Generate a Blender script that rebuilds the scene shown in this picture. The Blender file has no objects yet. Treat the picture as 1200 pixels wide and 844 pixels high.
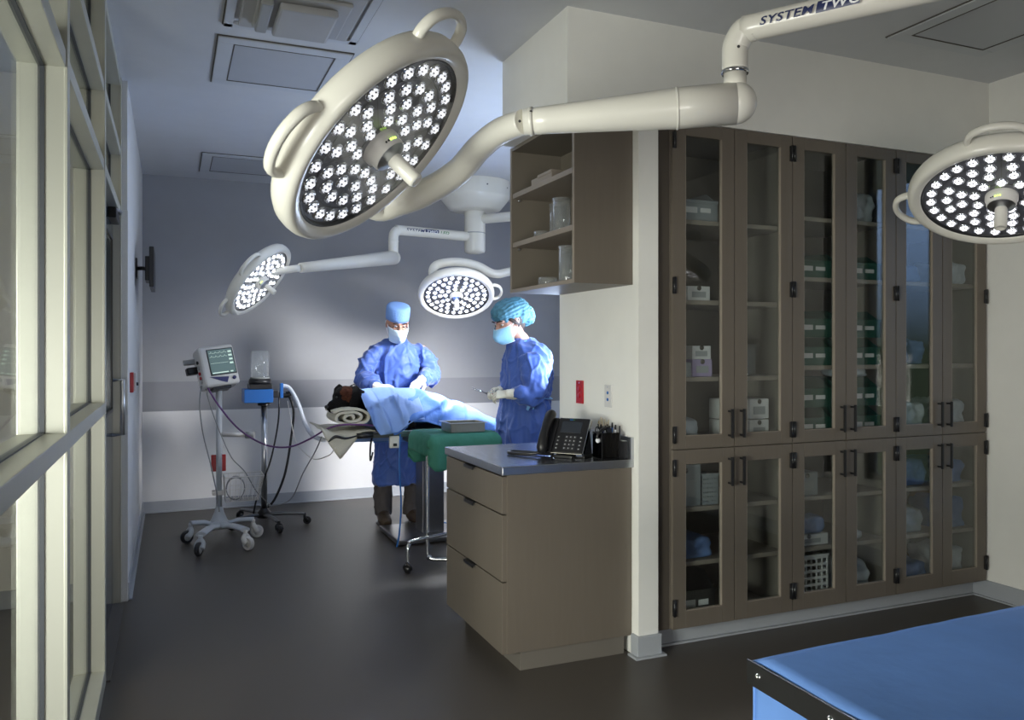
import bpy, bmesh, math, random
from mathutils import Vector, Matrix, noise, Quaternion
random.seed(7)
PI = math.pi
SC = bpy.context.scene
COL = SC.collection

# ------------------------------------------------------------------ camera
FOC = 949.0; EYE = 1.416; YAW = math.atan(400 / FOC)
SN, CS = math.sin(YAW), math.cos(YAW)
cam_d = bpy.data.cameras.new('camera'); cam = bpy.data.objects.new('camera', cam_d); COL.objects.link(cam)
cam_d.sensor_width = 36; cam_d.lens = 36 * FOC / 1200; cam_d.shift_y = -12 / 1200
cam_d.clip_start = 0.02
cam.location = (0, 0, EYE); cam.rotation_euler = (PI / 2, 0, -YAW)
SC.camera = cam
SC.view_settings.view_transform = 'Standard'; SC.view_settings.look = 'None'
SC.view_settings.gamma = 1; SC.view_settings.use_curve_mapping = False
SC.view_settings.exposure = 0.2

def at(x, y, Y):
    "point in the room seen at photograph pixel x, y on the plane at depth Y"
    u, v = (x - 600) / FOC, (410 - y) / FOC
    r = Vector((SN + u * CS, CS - u * SN, v))
    return Vector((0, 0, EYE)) + r * (Y / r.y)
def atz(x, y, Z):
    u, v = (x - 600) / FOC, (410 - y) / FOC
    r = Vector((SN + u * CS, CS - u * SN, v))
    return Vector((0, 0, EYE)) + r * ((Z - EYE) / r.z)
def atd(x, y, d):
    u, v = (x - 600) / FOC, (410 - y) / FOC
    return Vector((0, 0, EYE)) + Vector((SN + u * CS, CS - u * SN, v)) * d

# ------------------------------------------------------------------ world and room light
W = bpy.data.worlds.new('world'); SC.world = W; W.use_nodes = True
wn = W.node_tree.nodes; wl = W.node_tree.links
bg = wn['Background']; tc = wn.new('ShaderNodeTexCoord'); sx = wn.new('ShaderNodeSeparateXYZ'); cr = wn.new('ShaderNodeValToRGB')
wl.new(tc.outputs['Generated'], sx.inputs[0]); wl.new(sx.outputs['Z'], cr.inputs[0]); wl.new(cr.outputs[0], bg.inputs[0])
cr.color_ramp.elements[0].position = 0.0; cr.color_ramp.elements[0].color = (.055, .075, .05, 1)
cr.color_ramp.elements[1].position = 0.12; cr.color_ramp.elements[1].color = (.30, .45, .75, 1)
bg.inputs[1].default_value = 2.6

def area(name, loc, aim, size, power, color, size_y=None, spread=PI):
    d = bpy.data.lights.new(name, 'AREA'); d.energy = power; d.color = color; d.size = size; d.spread = spread
    if size_y: d.shape = 'RECTANGLE'; d.size_y = size_y
    o = bpy.data.objects.new(name, d); COL.objects.link(o); o.location = loc
    o.rotation_euler = (Vector(aim) - Vector(loc)).to_track_quat('-Z', 'Y').to_euler()
    return o
def spot(name, loc, aim, power, color, angle, blend=.5, rad=.1):
    d = bpy.data.lights.new(name, 'SPOT'); d.energy = power; d.color = color; d.spot_size = math.radians(angle); d.spot_blend = blend; d.shadow_soft_size = rad
    o = bpy.data.objects.new(name, d); COL.objects.link(o); o.location = loc
    o.rotation_euler = (Vector(aim) - Vector(loc)).to_track_quat('-Z', 'Y').to_euler()
    return o
# unseen fills added behind the viewer and in the theatre; warm room behind glass
area('viewer_fill', (-.1, -2.2, .9), (2.7, 3.2, .35), 1.6, 19, (1.0, .96, .90), .9, math.radians(100))  # unseen fill lamp added to brighten the column, counter and right wall
area('theatre_top_fill', (1.1, 5.3, 2.9), (1.1, 5.6, 0), 1.2, 6, (.72, .82, 1), 1.2)  # added cool fill under the ceiling, belongs to no fitting
area('adjoining_room_light', (-1.7, .9, 1.2), (2.3, 3.3, .7), 1.0, 36, (1, .97, .90), .8, math.radians(95))
area('adjoining_ceiling_light', (-2.0, 3.2, 2.85), (-1.6, 3.6, 0), 1.6, 30, (1, .86, .60), 2.6)
spot('theatre_wall_fill', (2.7, 5.0, 1.9), (1.45, 7.69, .15), 520, (.97, .96, .96), 76, 1.0, .25)  # added spot, hidden behind the partition, brightens the lower back wall
area('theatre_side_fill', (3.6, 6.2, 1.9), (.3, 7.2, 1.3), 1.0, 9, (.74, .82, 1), 1.4)  # cool fill added out of view on the theatre's right
area('theatre_up_fill', (2.6, 4.7, 1.5), (.9, 4.5, 2.93), .8, 30, (.62, .76, 1), .8)  # added upward fill, kept out of sight, lifts the far ceiling

# ------------------------------------------------------------------ materials
def mat(name, col, rough=.5, metal=0, bump=0, bscale=60, var=0, vscale=8, emis=None, estr=0, coat=0, alpha=None, stretch=None, spec=None, sheen=0):
    m = bpy.data.materials.new(name); m.use_nodes = True
    nt = m.node_tree; b = nt.nodes['Principled BSDF']; L = nt.links
    b.inputs['Base Color'].default_value = (*col, 1); b.inputs['Roughness'].default_value = rough; b.inputs['Metallic'].default_value = metal
    if spec is not None: b.inputs['Specular IOR Level'].default_value = spec
    if coat: b.inputs['Coat Weight'].default_value = coat; b.inputs['Coat Roughness'].default_value = .12
    if sheen: b.inputs['Sheen Weight'].default_value = sheen
    tcn = nt.nodes.new('ShaderNodeTexCoord'); src = tcn.outputs['Object']
    if stretch:
        mp = nt.nodes.new('ShaderNodeMapping'); mp.inputs['Scale'].default_value = stretch; L.new(src, mp.inputs[0]); src = mp.outputs[0]
    n = nt.nodes.new('ShaderNodeTexNoise'); n.inputs['Scale'].default_value = vscale; n.inputs['Detail'].default_value = 4; L.new(src, n.inputs['Vector'])
    v = var if var else .04
    mr = nt.nodes.new('ShaderNodeMapRange'); mr.inputs[3].default_value = 1 - v; mr.inputs[4].default_value = 1 + v; L.new(n.outputs['Fac'], mr.inputs[0])
    mx = nt.nodes.new('ShaderNodeMix'); mx.data_type = 'RGBA'; mx.blend_type = 'MULTIPLY'; mx.inputs[0].default_value = 1
    mx.inputs[6].default_value = (*col, 1); L.new(mr.outputs[0], mx.inputs[7]); L.new(mx.outputs[2], b.inputs['Base Color'])
    if bump:
        n2 = nt.nodes.new('ShaderNodeTexNoise'); n2.inputs['Scale'].default_value = bscale; n2.inputs['Detail'].default_value = 3; L.new(src, n2.inputs['Vector'])
        bp = nt.nodes.new('ShaderNodeBump'); bp.inputs['Strength'].default_value = bump; bp.inputs['Distance'].default_value = .01
        L.new(n2.outputs['Fac'], bp.inputs['Height']); L.new(bp.outputs[0], b.inputs['Normal'])
    if emis: b.inputs['Emission Color'].default_value = (*emis, 1); b.inputs['Emission Strength'].default_value = estr
    return m
def glassm(name, tint=(.93, .96, .95), rough=0, refl=1.0, base=.0):
    m = bpy.data.materials.new(name); m.use_nodes = True; nt = m.node_tree; L = nt.links
    for n in list(nt.nodes):
        if n.type != 'OUTPUT_MATERIAL': nt.nodes.remove(n)
    out = [n for n in nt.nodes if n.type == 'OUTPUT_MATERIAL'][0]
    t = nt.nodes.new('ShaderNodeBsdfTransparent'); t.inputs[0].default_value = (*tint, 1)
    g = nt.nodes.new('ShaderNodeBsdfGlossy'); g.inputs['Roughness'].default_value = rough; g.inputs[0].default_value = (1, 1, 1, 1)
    f = nt.nodes.new('ShaderNodeLayerWeight'); f.inputs[0].default_value = .5
    pw = nt.nodes.new('ShaderNodeMath'); pw.operation = 'POWER'; pw.inputs[1].default_value = 4.5; L.new(f.outputs['Facing'], pw.inputs[0])
    ml = nt.nodes.new('ShaderNodeMath'); ml.operation = 'MULTIPLY_ADD'; ml.inputs[1].default_value = .9 * refl; ml.inputs[2].default_value = base + .03 * refl; ml.use_clamp = True; L.new(pw.outputs[0], ml.inputs[0])
    mx = nt.nodes.new('ShaderNodeMixShader'); L.new(ml.outputs[0], mx.inputs[0]); L.new(t.outputs[0], mx.inputs[1]); L.new(g.outputs[0], mx.inputs[2]); L.new(mx.outputs[0], out.inputs[0])
    return m

M = {}
M['wall'] = mat('warm_white_paint', (.80, .79, .75), .75, bump=.06, bscale=180)
M['wallside'] = mat('room_paint', (.66, .66, .66), .75, bump=.06, bscale=180)
M['ceiling'] = mat('ceiling_paint', (.60, .61, .63), .85, bump=.05, bscale=120)
M['base'] = mat('grey_rubber_base', (.36, .38, .41), .5)
M['floor'] = mat('dark_vinyl_floor', (.076, .066, .056), .40, bump=.12, bscale=260, var=.35, vscale=220)
M['cab'] = mat('taupe_laminate', (.142, .120, .096), .42, var=.07, vscale=60, stretch=(1, 1, .08))
M['cabedge'] = mat('taupe_edge_band', (.26, .22, .18), .45)
M['cabin'] = mat('taupe_interior', (.17, .148, .12), .5, var=.05)
M['plinth'] = mat('plinth_grey_brown', (.15, .135, .115), .5)
M['cabdark'] = mat('dark_umber_laminate', (.075, .062, .05), .5)
M['black'] = mat('black_plastic', (.012, .012, .014), .35)
M['blackm'] = mat('black_metal', (.02, .02, .022), .35, metal=.6)
M['steel'] = mat('brushed_steel', (.52, .54, .57), .30, metal=1, var=.08, vscale=25, stretch=(1, 12, 1), bump=.03, bscale=30)
M['counter'] = mat('swirled_steel', (.50, .51, .54), .24, metal=1, var=.35, vscale=5, stretch=(9, 1.6, 1), bump=.12, bscale=9)
M['tray'] = mat('warm_tray_steel', (.42, .41, .34), .35, metal=1, var=.08, vscale=25)
M['steeld'] = mat('dark_steel', (.16, .165, .17), .35, metal=1, var=.1, vscale=20)
M['steelm'] = mat('mid_steel', (.26, .26, .27), .3, metal=1, var=.1, vscale=20)
M['chrome'] = mat('chrome', (.7, .71, .72), .15, metal=1)
M['alu'] = mat('anodised_aluminium', (.50, .50, .44), .42, metal=.35, var=.05, vscale=12, stretch=(1, 1, .1))
M['alud'] = mat('glazing_gasket', (.05, .055, .065), .5)
M['door'] = mat('door_blue_grey', (.06, .075, .10), .22, metal=.3, coat=.5)
M['lampw'] = mat('lamp_white_enamel', (.74, .72, .65), .32, coat=.25)
M['lampface'] = mat('lamp_face_grey', (.17, .17, .20), .28, metal=.3)
M['lampdark'] = mat('lamp_groove_black', (.015, .015, .018), .4)
M['navy'] = mat('navy_lettering', (.02, .03, .10), .4)
M['lettering_white'] = mat('white_lettering', (.85, .86, .88), .4)
M['green_letter'] = mat('green_lettering', (.05, .22, .06), .4)
M['greenled'] = mat('green_indicator', (.2, .5, .05), .4, emis=(.6, 1, .1), estr=3)
M['refl'] = mat('led_reflector', (.75, .76, .80), .12, metal=1)
M['ledA'] = mat('led_lit_soft', (.9, .9, .95), .2, emis=(.95, .96, 1), estr=1.3)
M['ledB'] = mat('led_lit_bright', (.9, .9, .95), .2, emis=(.95, .97, 1), estr=4)
def facet(m, lo, hi):
    nt = m.node_tree; b = nt.nodes['Principled BSDF']; v = nt.nodes.new('ShaderNodeTexVoronoi'); v.inputs['Scale'].default_value = 170
    t = nt.nodes.new('ShaderNodeTexCoord'); nt.links.new(t.outputs['Object'], v.inputs['Vector'])
    r = nt.nodes.new('ShaderNodeMapRange'); r.inputs[1].default_value = 0; r.inputs[2].default_value = 1; r.inputs[3].default_value = lo; r.inputs[4].default_value = hi
    nt.links.new(v.outputs['Color'], r.inputs[0]); nt.links.new(r.outputs[0], b.inputs['Emission Strength'])
facet(M['ledA'], .12, 1.5); facet(M['ledB'], 2.5, 7)
M['glass'] = glassm('cabinet_glass', (.90, .93, .93), 0, 1.0, .02)
M['clear'] = glassm('clear_glass', (.97, .98, .98), 0, 1.0, 0)
M['jar'] = glassm('jar_glass', (.97, .98, .98), .02, 1.3, .005)
_nt = M['jar'].node_tree; _o = [n for n in _nt.nodes if n.type == 'OUTPUT_MATERIAL'][0]; _mx = [n for n in _nt.nodes if n.type == 'MIX_SHADER'][0]
_d = _nt.nodes.new('ShaderNodeBsdfDiffuse'); _d.inputs[0].default_value = (.9, .93, .95, 1); _m2 = _nt.nodes.new('ShaderNodeMixShader'); _m2.inputs[0].default_value = .07
_nt.links.new(_mx.outputs[0], _m2.inputs[1]); _nt.links.new(_d.outputs[0], _m2.inputs[2]); _nt.links.new(_m2.outputs[0], _o.inputs[0])
M['partglass'] = glassm('partition_glass', (.94, .97, .96), 0, .45, .0)
M['gown'] = mat('blue_surgical_gown', (.042, .100, .37), .6, bump=.25, bscale=40, var=.12, vscale=9, sheen=.3)
M['gownb'] = mat('light_blue_trim', (.22, .48, .80), .6)
M['cap'] = mat('blue_surgeon_cap', (.18, .33, .68), .7, bump=.3, bscale=90)
M['bouf'] = mat('teal_bouffant_cap', (.06, .19, .26), .6, bump=.5, bscale=60, var=.5, vscale=35)
M['mask'] = mat('pale_face_mask', (.62, .76, .86), .7, bump=.2, bscale=80)
M['maskb'] = mat('blue_face_mask', (.30, .58, .78), .7, bump=.2, bscale=80)
M['maskw'] = mat('mask_edge_white', (.8, .86, .9), .7)
M['skin'] = mat('skin', (.52, .28, .20), .5)
M['hair'] = mat('brown_hair', (.04, .022, .014), .6, bump=.4, bscale=120)
M['glove'] = mat('cream_latex_glove', (.72, .68, .55), .42, bump=.2, bscale=60)
M['trouser'] = mat('grey_trousers', (.075, .065, .065), .8, bump=.3, bscale=60, var=.2)
M['shoe'] = mat('brown_boot_leather', (.06, .038, .022), .6, bump=.2, bscale=60)
M['fur'] = mat('black_dog_fur', (.005, .0045, .0045), .9, spec=.15, bump=.9, bscale=160)
M['furr'] = mat('rust_dog_fur', (.055, .017, .008), .9, spec=.15, bump=.9, bscale=160, var=1.0, vscale=45)
M['drape'] = mat('blue_patient_drape', (.085, .21, .62), .65, bump=.15, bscale=50, var=.06)
M['drapel'] = mat('pale_blue_drape', (.19, .31, .62), .65, bump=.15, bscale=50, var=.06)
M['green'] = mat('green_cotton_drape', (.030, .165, .115), .8, bump=.9, bscale=14, var=.12)
M['towel'] = mat('beige_terry_towel', (.62, .59, .50), .95, bump=.8, bscale=220, var=.1)
M['towelg'] = mat('olive_towel_back', (.20, .19, .13), .95, bump=.8, bscale=220, var=.1)
M['tabledrape'] = mat('blue_table_cover', (.12, .27, .63), .7, bump=.12, bscale=25, var=.08, vscale=14)
M['plasticw'] = mat('warm_white_plastic', (.68, .66, .62), .4)
M['plasticg'] = mat('grey_plastic', (.30, .31, .31), .4)
M['standw'] = mat('pale_grey_stand', (.50, .53, .56), .35)
M['red'] = mat('red_plastic', (.42, .012, .02), .35)
M['blue'] = mat('bright_blue_metal', (.01, .12, .42), .4)
M['navyp'] = mat('navy_panel', (.03, .03, .13), .4)
M['purple'] = mat('purple_cable', (.12, .04, .16), .4)
M['screen'] = mat('monitor_screen', (.05, .08, .08), .2, emis=(.11, .17, .17), estr=.6)
M['trace'] = mat('screen_trace', (.4, .5, .45), .4, emis=(.55, .7, .6), estr=.6)
M['lcd'] = mat('phone_lcd', (.03, .035, .045), .15)
M['key'] = mat('phone_key', (.05, .05, .055), .4)
M['keyw'] = mat('phone_key_print', (.55, .55, .55), .5)
M['hose'] = mat('translucent_hose', (.62, .66, .72), .35, bump=.6, bscale=90)
M['smoke'] = glassm('smoked_acrylic', (.22, .22, .25), .02, 1.2, .03)
M['amber'] = mat('tan_swab_sticks', (.42, .33, .2), .6)
M['grid'] = mat('ceiling_panel', (.55, .57, .6), .6)
M['gridb'] = mat('panel_blue_grey', (.44, .46, .50), .35)
M['brown'] = mat('panel_groove', (.10, .09, .08), .7)
M['boxw'] = mat('white_carton', (.62, .61, .6), .7, var=.1, vscale=30)
M['boxp'] = mat('lilac_carton', (.35, .28, .45), .7)
M['boxg'] = mat('dark_green_bin', (.012, .07, .045), .45)
M['bing'] = mat('grey_clear_bin', (.25, .27, .28), .35)
M['packb'] = mat('blue_sterile_pack', (.10, .17, .36), .7, var=.2, vscale=20)
M['packw'] = mat('white_film_pack', (.50, .54, .58), .4, var=.3, vscale=20, bump=.3, bscale=30)
M['orange'] = mat('orange_packet', (.55, .18, .06), .5)
M['gray2'] = mat('grey_diffuser', (.42, .42, .42), .5)
M['winframe'] = mat('window_frame_dark', (.1, .1, .1), .5)

# ------------------------------------------------------------------ helpers
def kids(o): return [c for c in bpy.data.objects if c.parent == o]
def thing(name, label, cat, loc=(0, 0, 0), group=None, rz=0):
    o = bpy.data.objects.new(name, None); COL.objects.link(o); o.location = loc; o.rotation_euler = (0, 0, rz)
    o.empty_display_size = .05; o['label'] = label; o['category'] = cat
    if group: o['group'] = group
    return o
def tag(o, label, cat, group=None):
    o['label'] = label; o['category'] = cat
    if group: o['group'] = group
    return o
def frame(t, ref=None):
    t = t.normalized(); r = Vector(ref) if ref is not None else Vector((0, 0, 1))
    if abs(t.dot(r)) > .98: r = Vector((1, 0, 0)) if abs(t.x) < .9 else Vector((0, 1, 0))
    a = t.cross(r).normalized(); b = a.cross(t).normalized()
    return a, b
def cr_spline(P, n):
    P = [Vector(p) for p in P]; out = []
    for i in range(len(P) - 1):
        p0 = P[max(i - 1, 0)]; p1 = P[i]; p2 = P[i + 1]; p3 = P[min(i + 2, len(P) - 1)]
        for k in range(n):
            t = k / n
            out.append(.5 * ((2 * p1) + (p2 - p0) * t + (2 * p0 - 5 * p1 + 4 * p2 - p3) * t * t + (3 * p1 - p0 - 3 * p2 + p3) * t ** 3))
    out.append(P[-1]); return out
class MB:
    def __init__(s): s.bm = bmesh.new(); s.mats = []
    def mi(s, m):
        m = M[m] if isinstance(m, str) else m
        if m not in s.mats: s.mats.append(m)
        return s.mats.index(m)
    def box(s, lo, hi, m='wall', bev=0, rot=None, piv=None, seg=2):
        lo = Vector(lo); hi = Vector(hi); c = (lo + hi) / 2; d = hi - lo
        r = bmesh.ops.create_cube(s.bm, size=1)
        vs = r['verts']; i = s.mi(m)
        for v in vs: v.co = Vector((v.co.x * d.x, v.co.y * d.y, v.co.z * d.z)) + c
        fs = set(f for v in vs for f in v.link_faces)
        for f in fs: f.material_index = i
        if bev > 0:
            es = list(set(e for v in vs for e in v.link_edges))
            b = bmesh.ops.bevel(s.bm, geom=es, offset=min(bev, min(d) * .45), segments=seg, profile=.6, affect='EDGES')
            allv = set(b['verts']) | set(v for v in vs if v.is_valid)
            for f in b['faces']: f.material_index = i; f.smooth = False
            vs = [v for v in allv if v.is_valid]
        if rot:
            q = rot if isinstance(rot, Matrix) else Matrix.Rotation(rot, 3, 'Z')
            p = Vector(piv) if piv is not None else c
            vv = set(vs)
            for f in list(vv)[0].link_faces: pass
            for v in vv: v.co = q @ (v.co - p) + p
        return s
    def sweep(s, P, R, m='wall', seg=12, n=6, spline=True, cap=True, ref=None, flat=1.0, smooth=True):
        P = [Vector(p) for p in P]
        if not isinstance(R, (list, tuple)): R = [R] * len(P)
        if spline and len(P) > 2:
            Q = cr_spline(P, n); RR = []
            for i in range(len(P) - 1):
                for k in range(n): t = k / n; RR.append(R[i] * (1 - t) + R[i + 1] * t)
            RR.append(R[-1])
        else: Q, RR = P, R
        i = s.mi(m); rings = []
        T = [(Q[min(k + 1, len(Q) - 1)] - Q[max(k - 1, 0)]).normalized() for k in range(len(Q))]
        a, b = frame(T[0], ref)
        for k, q in enumerate(Q):
            if ref is not None: a, b = frame(T[k], ref)
            elif k:
                qn = T[k - 1].rotation_difference(T[k]); a = qn @ a; b = qn @ b
            ring = [s.bm.verts.new(q + (a * math.cos(2 * PI * j / seg) + b * math.sin(2 * PI * j / seg) * flat) * RR[k]) for j in range(seg)]
            rings.append(ring)
        for k in range(len(rings) - 1):
            for j in range(seg):
                f = s.bm.faces.new((rings[k][j], rings[k][(j + 1) % seg], rings[k + 1][(j + 1) % seg], rings[k + 1][j])); f.material_index = i; f.smooth = smooth
        if cap:
            f = s.bm.faces.new(list(reversed(rings[0]))); f.material_index = i
            f = s.bm.faces.new(rings[-1]); f.material_index = i
        return s
    def lathe(s, prof, m='wall', c=(0, 0, 0), axis=(0, 0, 1), seg=32, closed=False, mlist=None, smooth=True, ell=1.0):
        "prof: list of (r, h) along the axis"
        c = Vector(c); t = Vector(axis).normalized(); a, b = frame(t)
        rings = []
        for r, h in prof:
            if r < 1e-6: rings.append([s.bm.verts.new(c + t * h)])
            else: rings.append([s.bm.verts.new(c + t * h + (a * math.cos(2 * PI * j / seg) + b * math.sin(2 * PI * j / seg) * ell) * r) for j in range(seg)])
        n = len(rings); rng = range(n if closed else n - 1)
        for k in rng:
            A, B = rings[k], rings[(k + 1) % n]; i = s.mi(mlist[k] if mlist else m)
            for j in range(seg):
                j2 = (j + 1) % seg
                if len(A) == 1 and len(B) == 1: continue
                if len(A) == 1: vs = (A[0], B[j2], B[j])
                elif len(B) == 1: vs = (A[j], A[j2], B[0])
                else: vs = (A[j], A[j2], B[j2], B[j])
                f = s.bm.faces.new(vs); f.material_index = i; f.smooth = smooth
        return s
    def ell(s, c, r, m='wall', rot=None, seg=16, rings=10):
        c = Vector(c); i = s.mi(m)
        q = bmesh.ops.create_uvsphere(s.bm, u_segments=seg, v_segments=rings, radius=1)
        for v in q['verts']:
            p = Vector((v.co.x * r[0], v.co.y * r[1], v.co.z * r[2]))
            if rot is not None: p = rot @ p
            v.co = p + c
        for f in set(f for v in q['verts'] for f in v.link_faces): f.material_index = i; f.smooth = True
        return s
    def loft(s, rings, m='wall', cap=True, smooth=True):
        "rings: list of lists of points"
        i = s.mi(m); R = [[s.bm.verts.new(p) for p in r] for r in rings]; n = len(R[0])
        for k in range(len(R) - 1):
            for j in range(n):
                f = s.bm.faces.new((R[k][j], R[k][(j + 1) % n], R[k + 1][(j + 1) % n], R[k + 1][j])); f.material_index = i; f.smooth = smooth
        if cap:
            s.bm.faces.new(list(reversed(R[0]))).material_index = i; s.bm.faces.new(R[-1]).material_index = i
        return s
    def ellloft(s, secs, m='wall', seg=28, ):
        "secs: (cx, cy, z, rx, ry)"
        return s.loft([[Vector((cx + rx * math.cos(2 * PI * j / seg), cy + ry * math.sin(2 * PI * j / seg), z)) for j in range(seg)] for cx, cy, z, rx, ry in secs], m)
    def sheet(s, G, m='wall', thick=0, smooth=True):
        "G: grid of points, optional thickness downwards along normals"
        i = s.mi(m); V = [[s.bm.verts.new(p) for p in row] for row in G]
        for a in range(len(V) - 1):
            for b in range(len(V[0]) - 1):
                f = s.bm.faces.new((V[a][b], V[a + 1][b], V[a + 1][b + 1], V[a][b + 1])); f.material_index = i; f.smooth = smooth
        if thick:
            na, nb = len(G), len(G[0]); B = []
            for a in range(na):
                row = []
                for b in range(nb):
                    du = Vector(G[min(a + 1, na - 1)][b]) - Vector(G[max(a - 1, 0)][b]); dv = Vector(G[a][min(b + 1, nb - 1)]) - Vector(G[a][max(b - 1, 0)])
                    n = du.cross(dv); n = n.normalized() if n.length > 1e-12 else Vector((0, 0, 1))
                    row.append(s.bm.verts.new(Vector(G[a][b]) - n * thick))
                B.append(row)
            for a in range(na - 1):
                for b in range(nb - 1):
                    f = s.bm.faces.new((B[a][b], B[a][b + 1], B[a + 1][b + 1], B[a + 1][b])); f.material_index = i; f.smooth = smooth
            loop = [(a, 0) for a in range(na)] + [(na - 1, b) for b in range(1, nb)] + [(a, nb - 1) for a in range(na - 2, -1, -1)] + [(0, b) for b in range(nb - 2, 0, -1)]
            for k in range(len(loop)):
                p, q = loop[k], loop[(k + 1) % len(loop)]
                f = s.bm.faces.new((V[p[0]][p[1]], V[q[0]][q[1]], B[q[0]][q[1]], B[p[0]][p[1]])); f.material_index = i
        return s
    def poly(s, pts, m='wall', ext=None):
        i = s.mi(m); vs = [s.bm.verts.new(p) for p in pts]; f = s.bm.faces.new(vs); f.material_index = i
        if ext is not None:
            r = bmesh.ops.extrude_face_region(s.bm, geom=[f])
            for v in [g for g in r['geom'] if isinstance(g, bmesh.types.BMVert)]: v.co += Vector(ext)
            for g in s.bm.faces[-len(pts) - 1:]: g.material_index = i
        return s
    def build(s, name, parent=None, origin=None, fix=True):
        "origin: world point of the parent's frame; the mesh was drawn in world coordinates"
        if origin is not None:
            for v in s.bm.verts: v.co -= Vector(origin)
        if fix: bmesh.ops.recalc_face_normals(s.bm, faces=s.bm.faces[:])
        me = bpy.data.meshes.new(name); s.bm.to_mesh(me); s.bm.free()
        for m in s.mats: me.materials.append(m)
        o = bpy.data.objects.new(name, me); COL.objects.link(o)
        if parent is not None: o.parent = parent
        return o
def part(name, mb, parent, label=None, world=True):
    o = mb.build(name, parent, parent.location if world else None)
    if world and parent.rotation_euler.z:
        R = Matrix.Rotation(-parent.rotation_euler.z, 4, 'Z'); o.data.transform(R)
    if label: o['label'] = label
    return o
def subpart(name, mb, par, root):
    o = mb.build(name, par, root.location); return o
def single(name, mb, label, cat, base, group=None):
    o = mb.build(name, None, base); o.location = base; tag(o, label, cat, group); return o
def struct(name, mb):
    o = mb.build(name); o['kind'] = 'structure'; return o
def dup_tree(root, loc, label, group=None):
    r = root.copy(); COL.objects.link(r); r.location = loc; r['label'] = label
    if group: r['group'] = group
    for ch in kids(root):
        c = ch.copy(); COL.objects.link(c); c.parent = r
        for g in kids(ch):
            d = g.copy(); COL.objects.link(d); d.parent = c
    return r
def remesh(mb, name, voxel, it=4, fac=.5, parent=None, origin=None, disp=None, mats=None, facemat=None):
    "fuse the overlapping shapes of mb into one continuous surface"
    o = mb.build('tmp'); md = o.modifiers.new('r', 'REMESH'); md.mode = 'VOXEL'; md.voxel_size = voxel; md.use_smooth_shade = True
    if it: sm = o.modifiers.new('s', 'SMOOTH'); sm.iterations = it; sm.factor = fac
    dg = bpy.context.evaluated_depsgraph_get(); dg.update()
    me = bpy.data.meshes.new_from_object(o.evaluated_get(dg)); old = list(o.data.materials)
    bpy.data.objects.remove(o)
    if disp:
        nm = [v.normal.copy() for v in me.vertices]
        for v, n in zip(me.vertices, nm): v.co += n * disp(v.co)
    me.materials.clear()
    for m in (mats or old[:1]): me.materials.append(M[m] if isinstance(m, str) else m)
    for p in me.polygons:
        p.use_smooth = True; p.material_index = facemat(p.center) if facemat else 0
    if origin is not None: me.transform(Matrix.Translation(-Vector(origin)))
    me.name = name; r = bpy.data.objects.new(name, me); COL.objects.link(r)
    if parent is not None: r.parent = parent
    return r
def text_flat(body, size, sx=1.0, shear=0.0, name='lettering'):
    cu = bpy.data.curves.new(name, 'FONT'); cu.body = body; cu.size = size; cu.shear = shear; cu.extrude = 0; cu.resolution_u = 3; cu.space_character = 1.08; cu.offset = size * .022
    o = bpy.data.objects.new(name, cu); COL.objects.link(o)
    dg = bpy.context.evaluated_depsgraph_get(); dg.update()
    me = bpy.data.meshes.new_from_object(o.evaluated_get(dg)); bpy.data.objects.remove(o)
    bm = bmesh.new(); bm.from_mesh(me)
    es = [e for e in bm.edges if e.calc_length() > size * .12]
    bmesh.ops.subdivide_edges(bm, edges=es, cuts=2, use_grid_fill=False)
    bmesh.ops.triangulate(bm, faces=bm.faces[:])
    for v in bm.verts: v.co.x *= sx
    return bm
def text_on(body, size, origin, right, up, nrm, m, parent, root, sx=1.0, shear=0.0, cyl=None, name='lettering', center=False, stretch=1):
    "lettering laid on a plane, or wrapped on a tube of radius cyl whose axis runs along 'right'"
    bm = text_flat(body, size, sx, shear, name)
    xs = [v.co.x for v in bm.verts]; ys = [v.co.y for v in bm.verts]
    w = max(xs) - min(xs); h = max(ys) - min(ys)
    for v in bm.verts:
        x, y = v.co.x - (w / 2 if center else 0), v.co.y - (h / 2)
        if cyl: a = y / cyl; off = up * (math.sin(a) * cyl) + nrm * (math.cos(a) * cyl)
        else: off = up * y
        v.co = origin + right * x + off
    me = bpy.data.meshes.new(name); bm.to_mesh(me); bm.free(); me.materials.append(M[m])
    if root is not None: me.transform(Matrix.Translation(-Vector(root)))
    o = bpy.data.objects.new(name, me); COL.objects.link(o)
    if parent is not None: o.parent = parent
    return o, w

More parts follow.
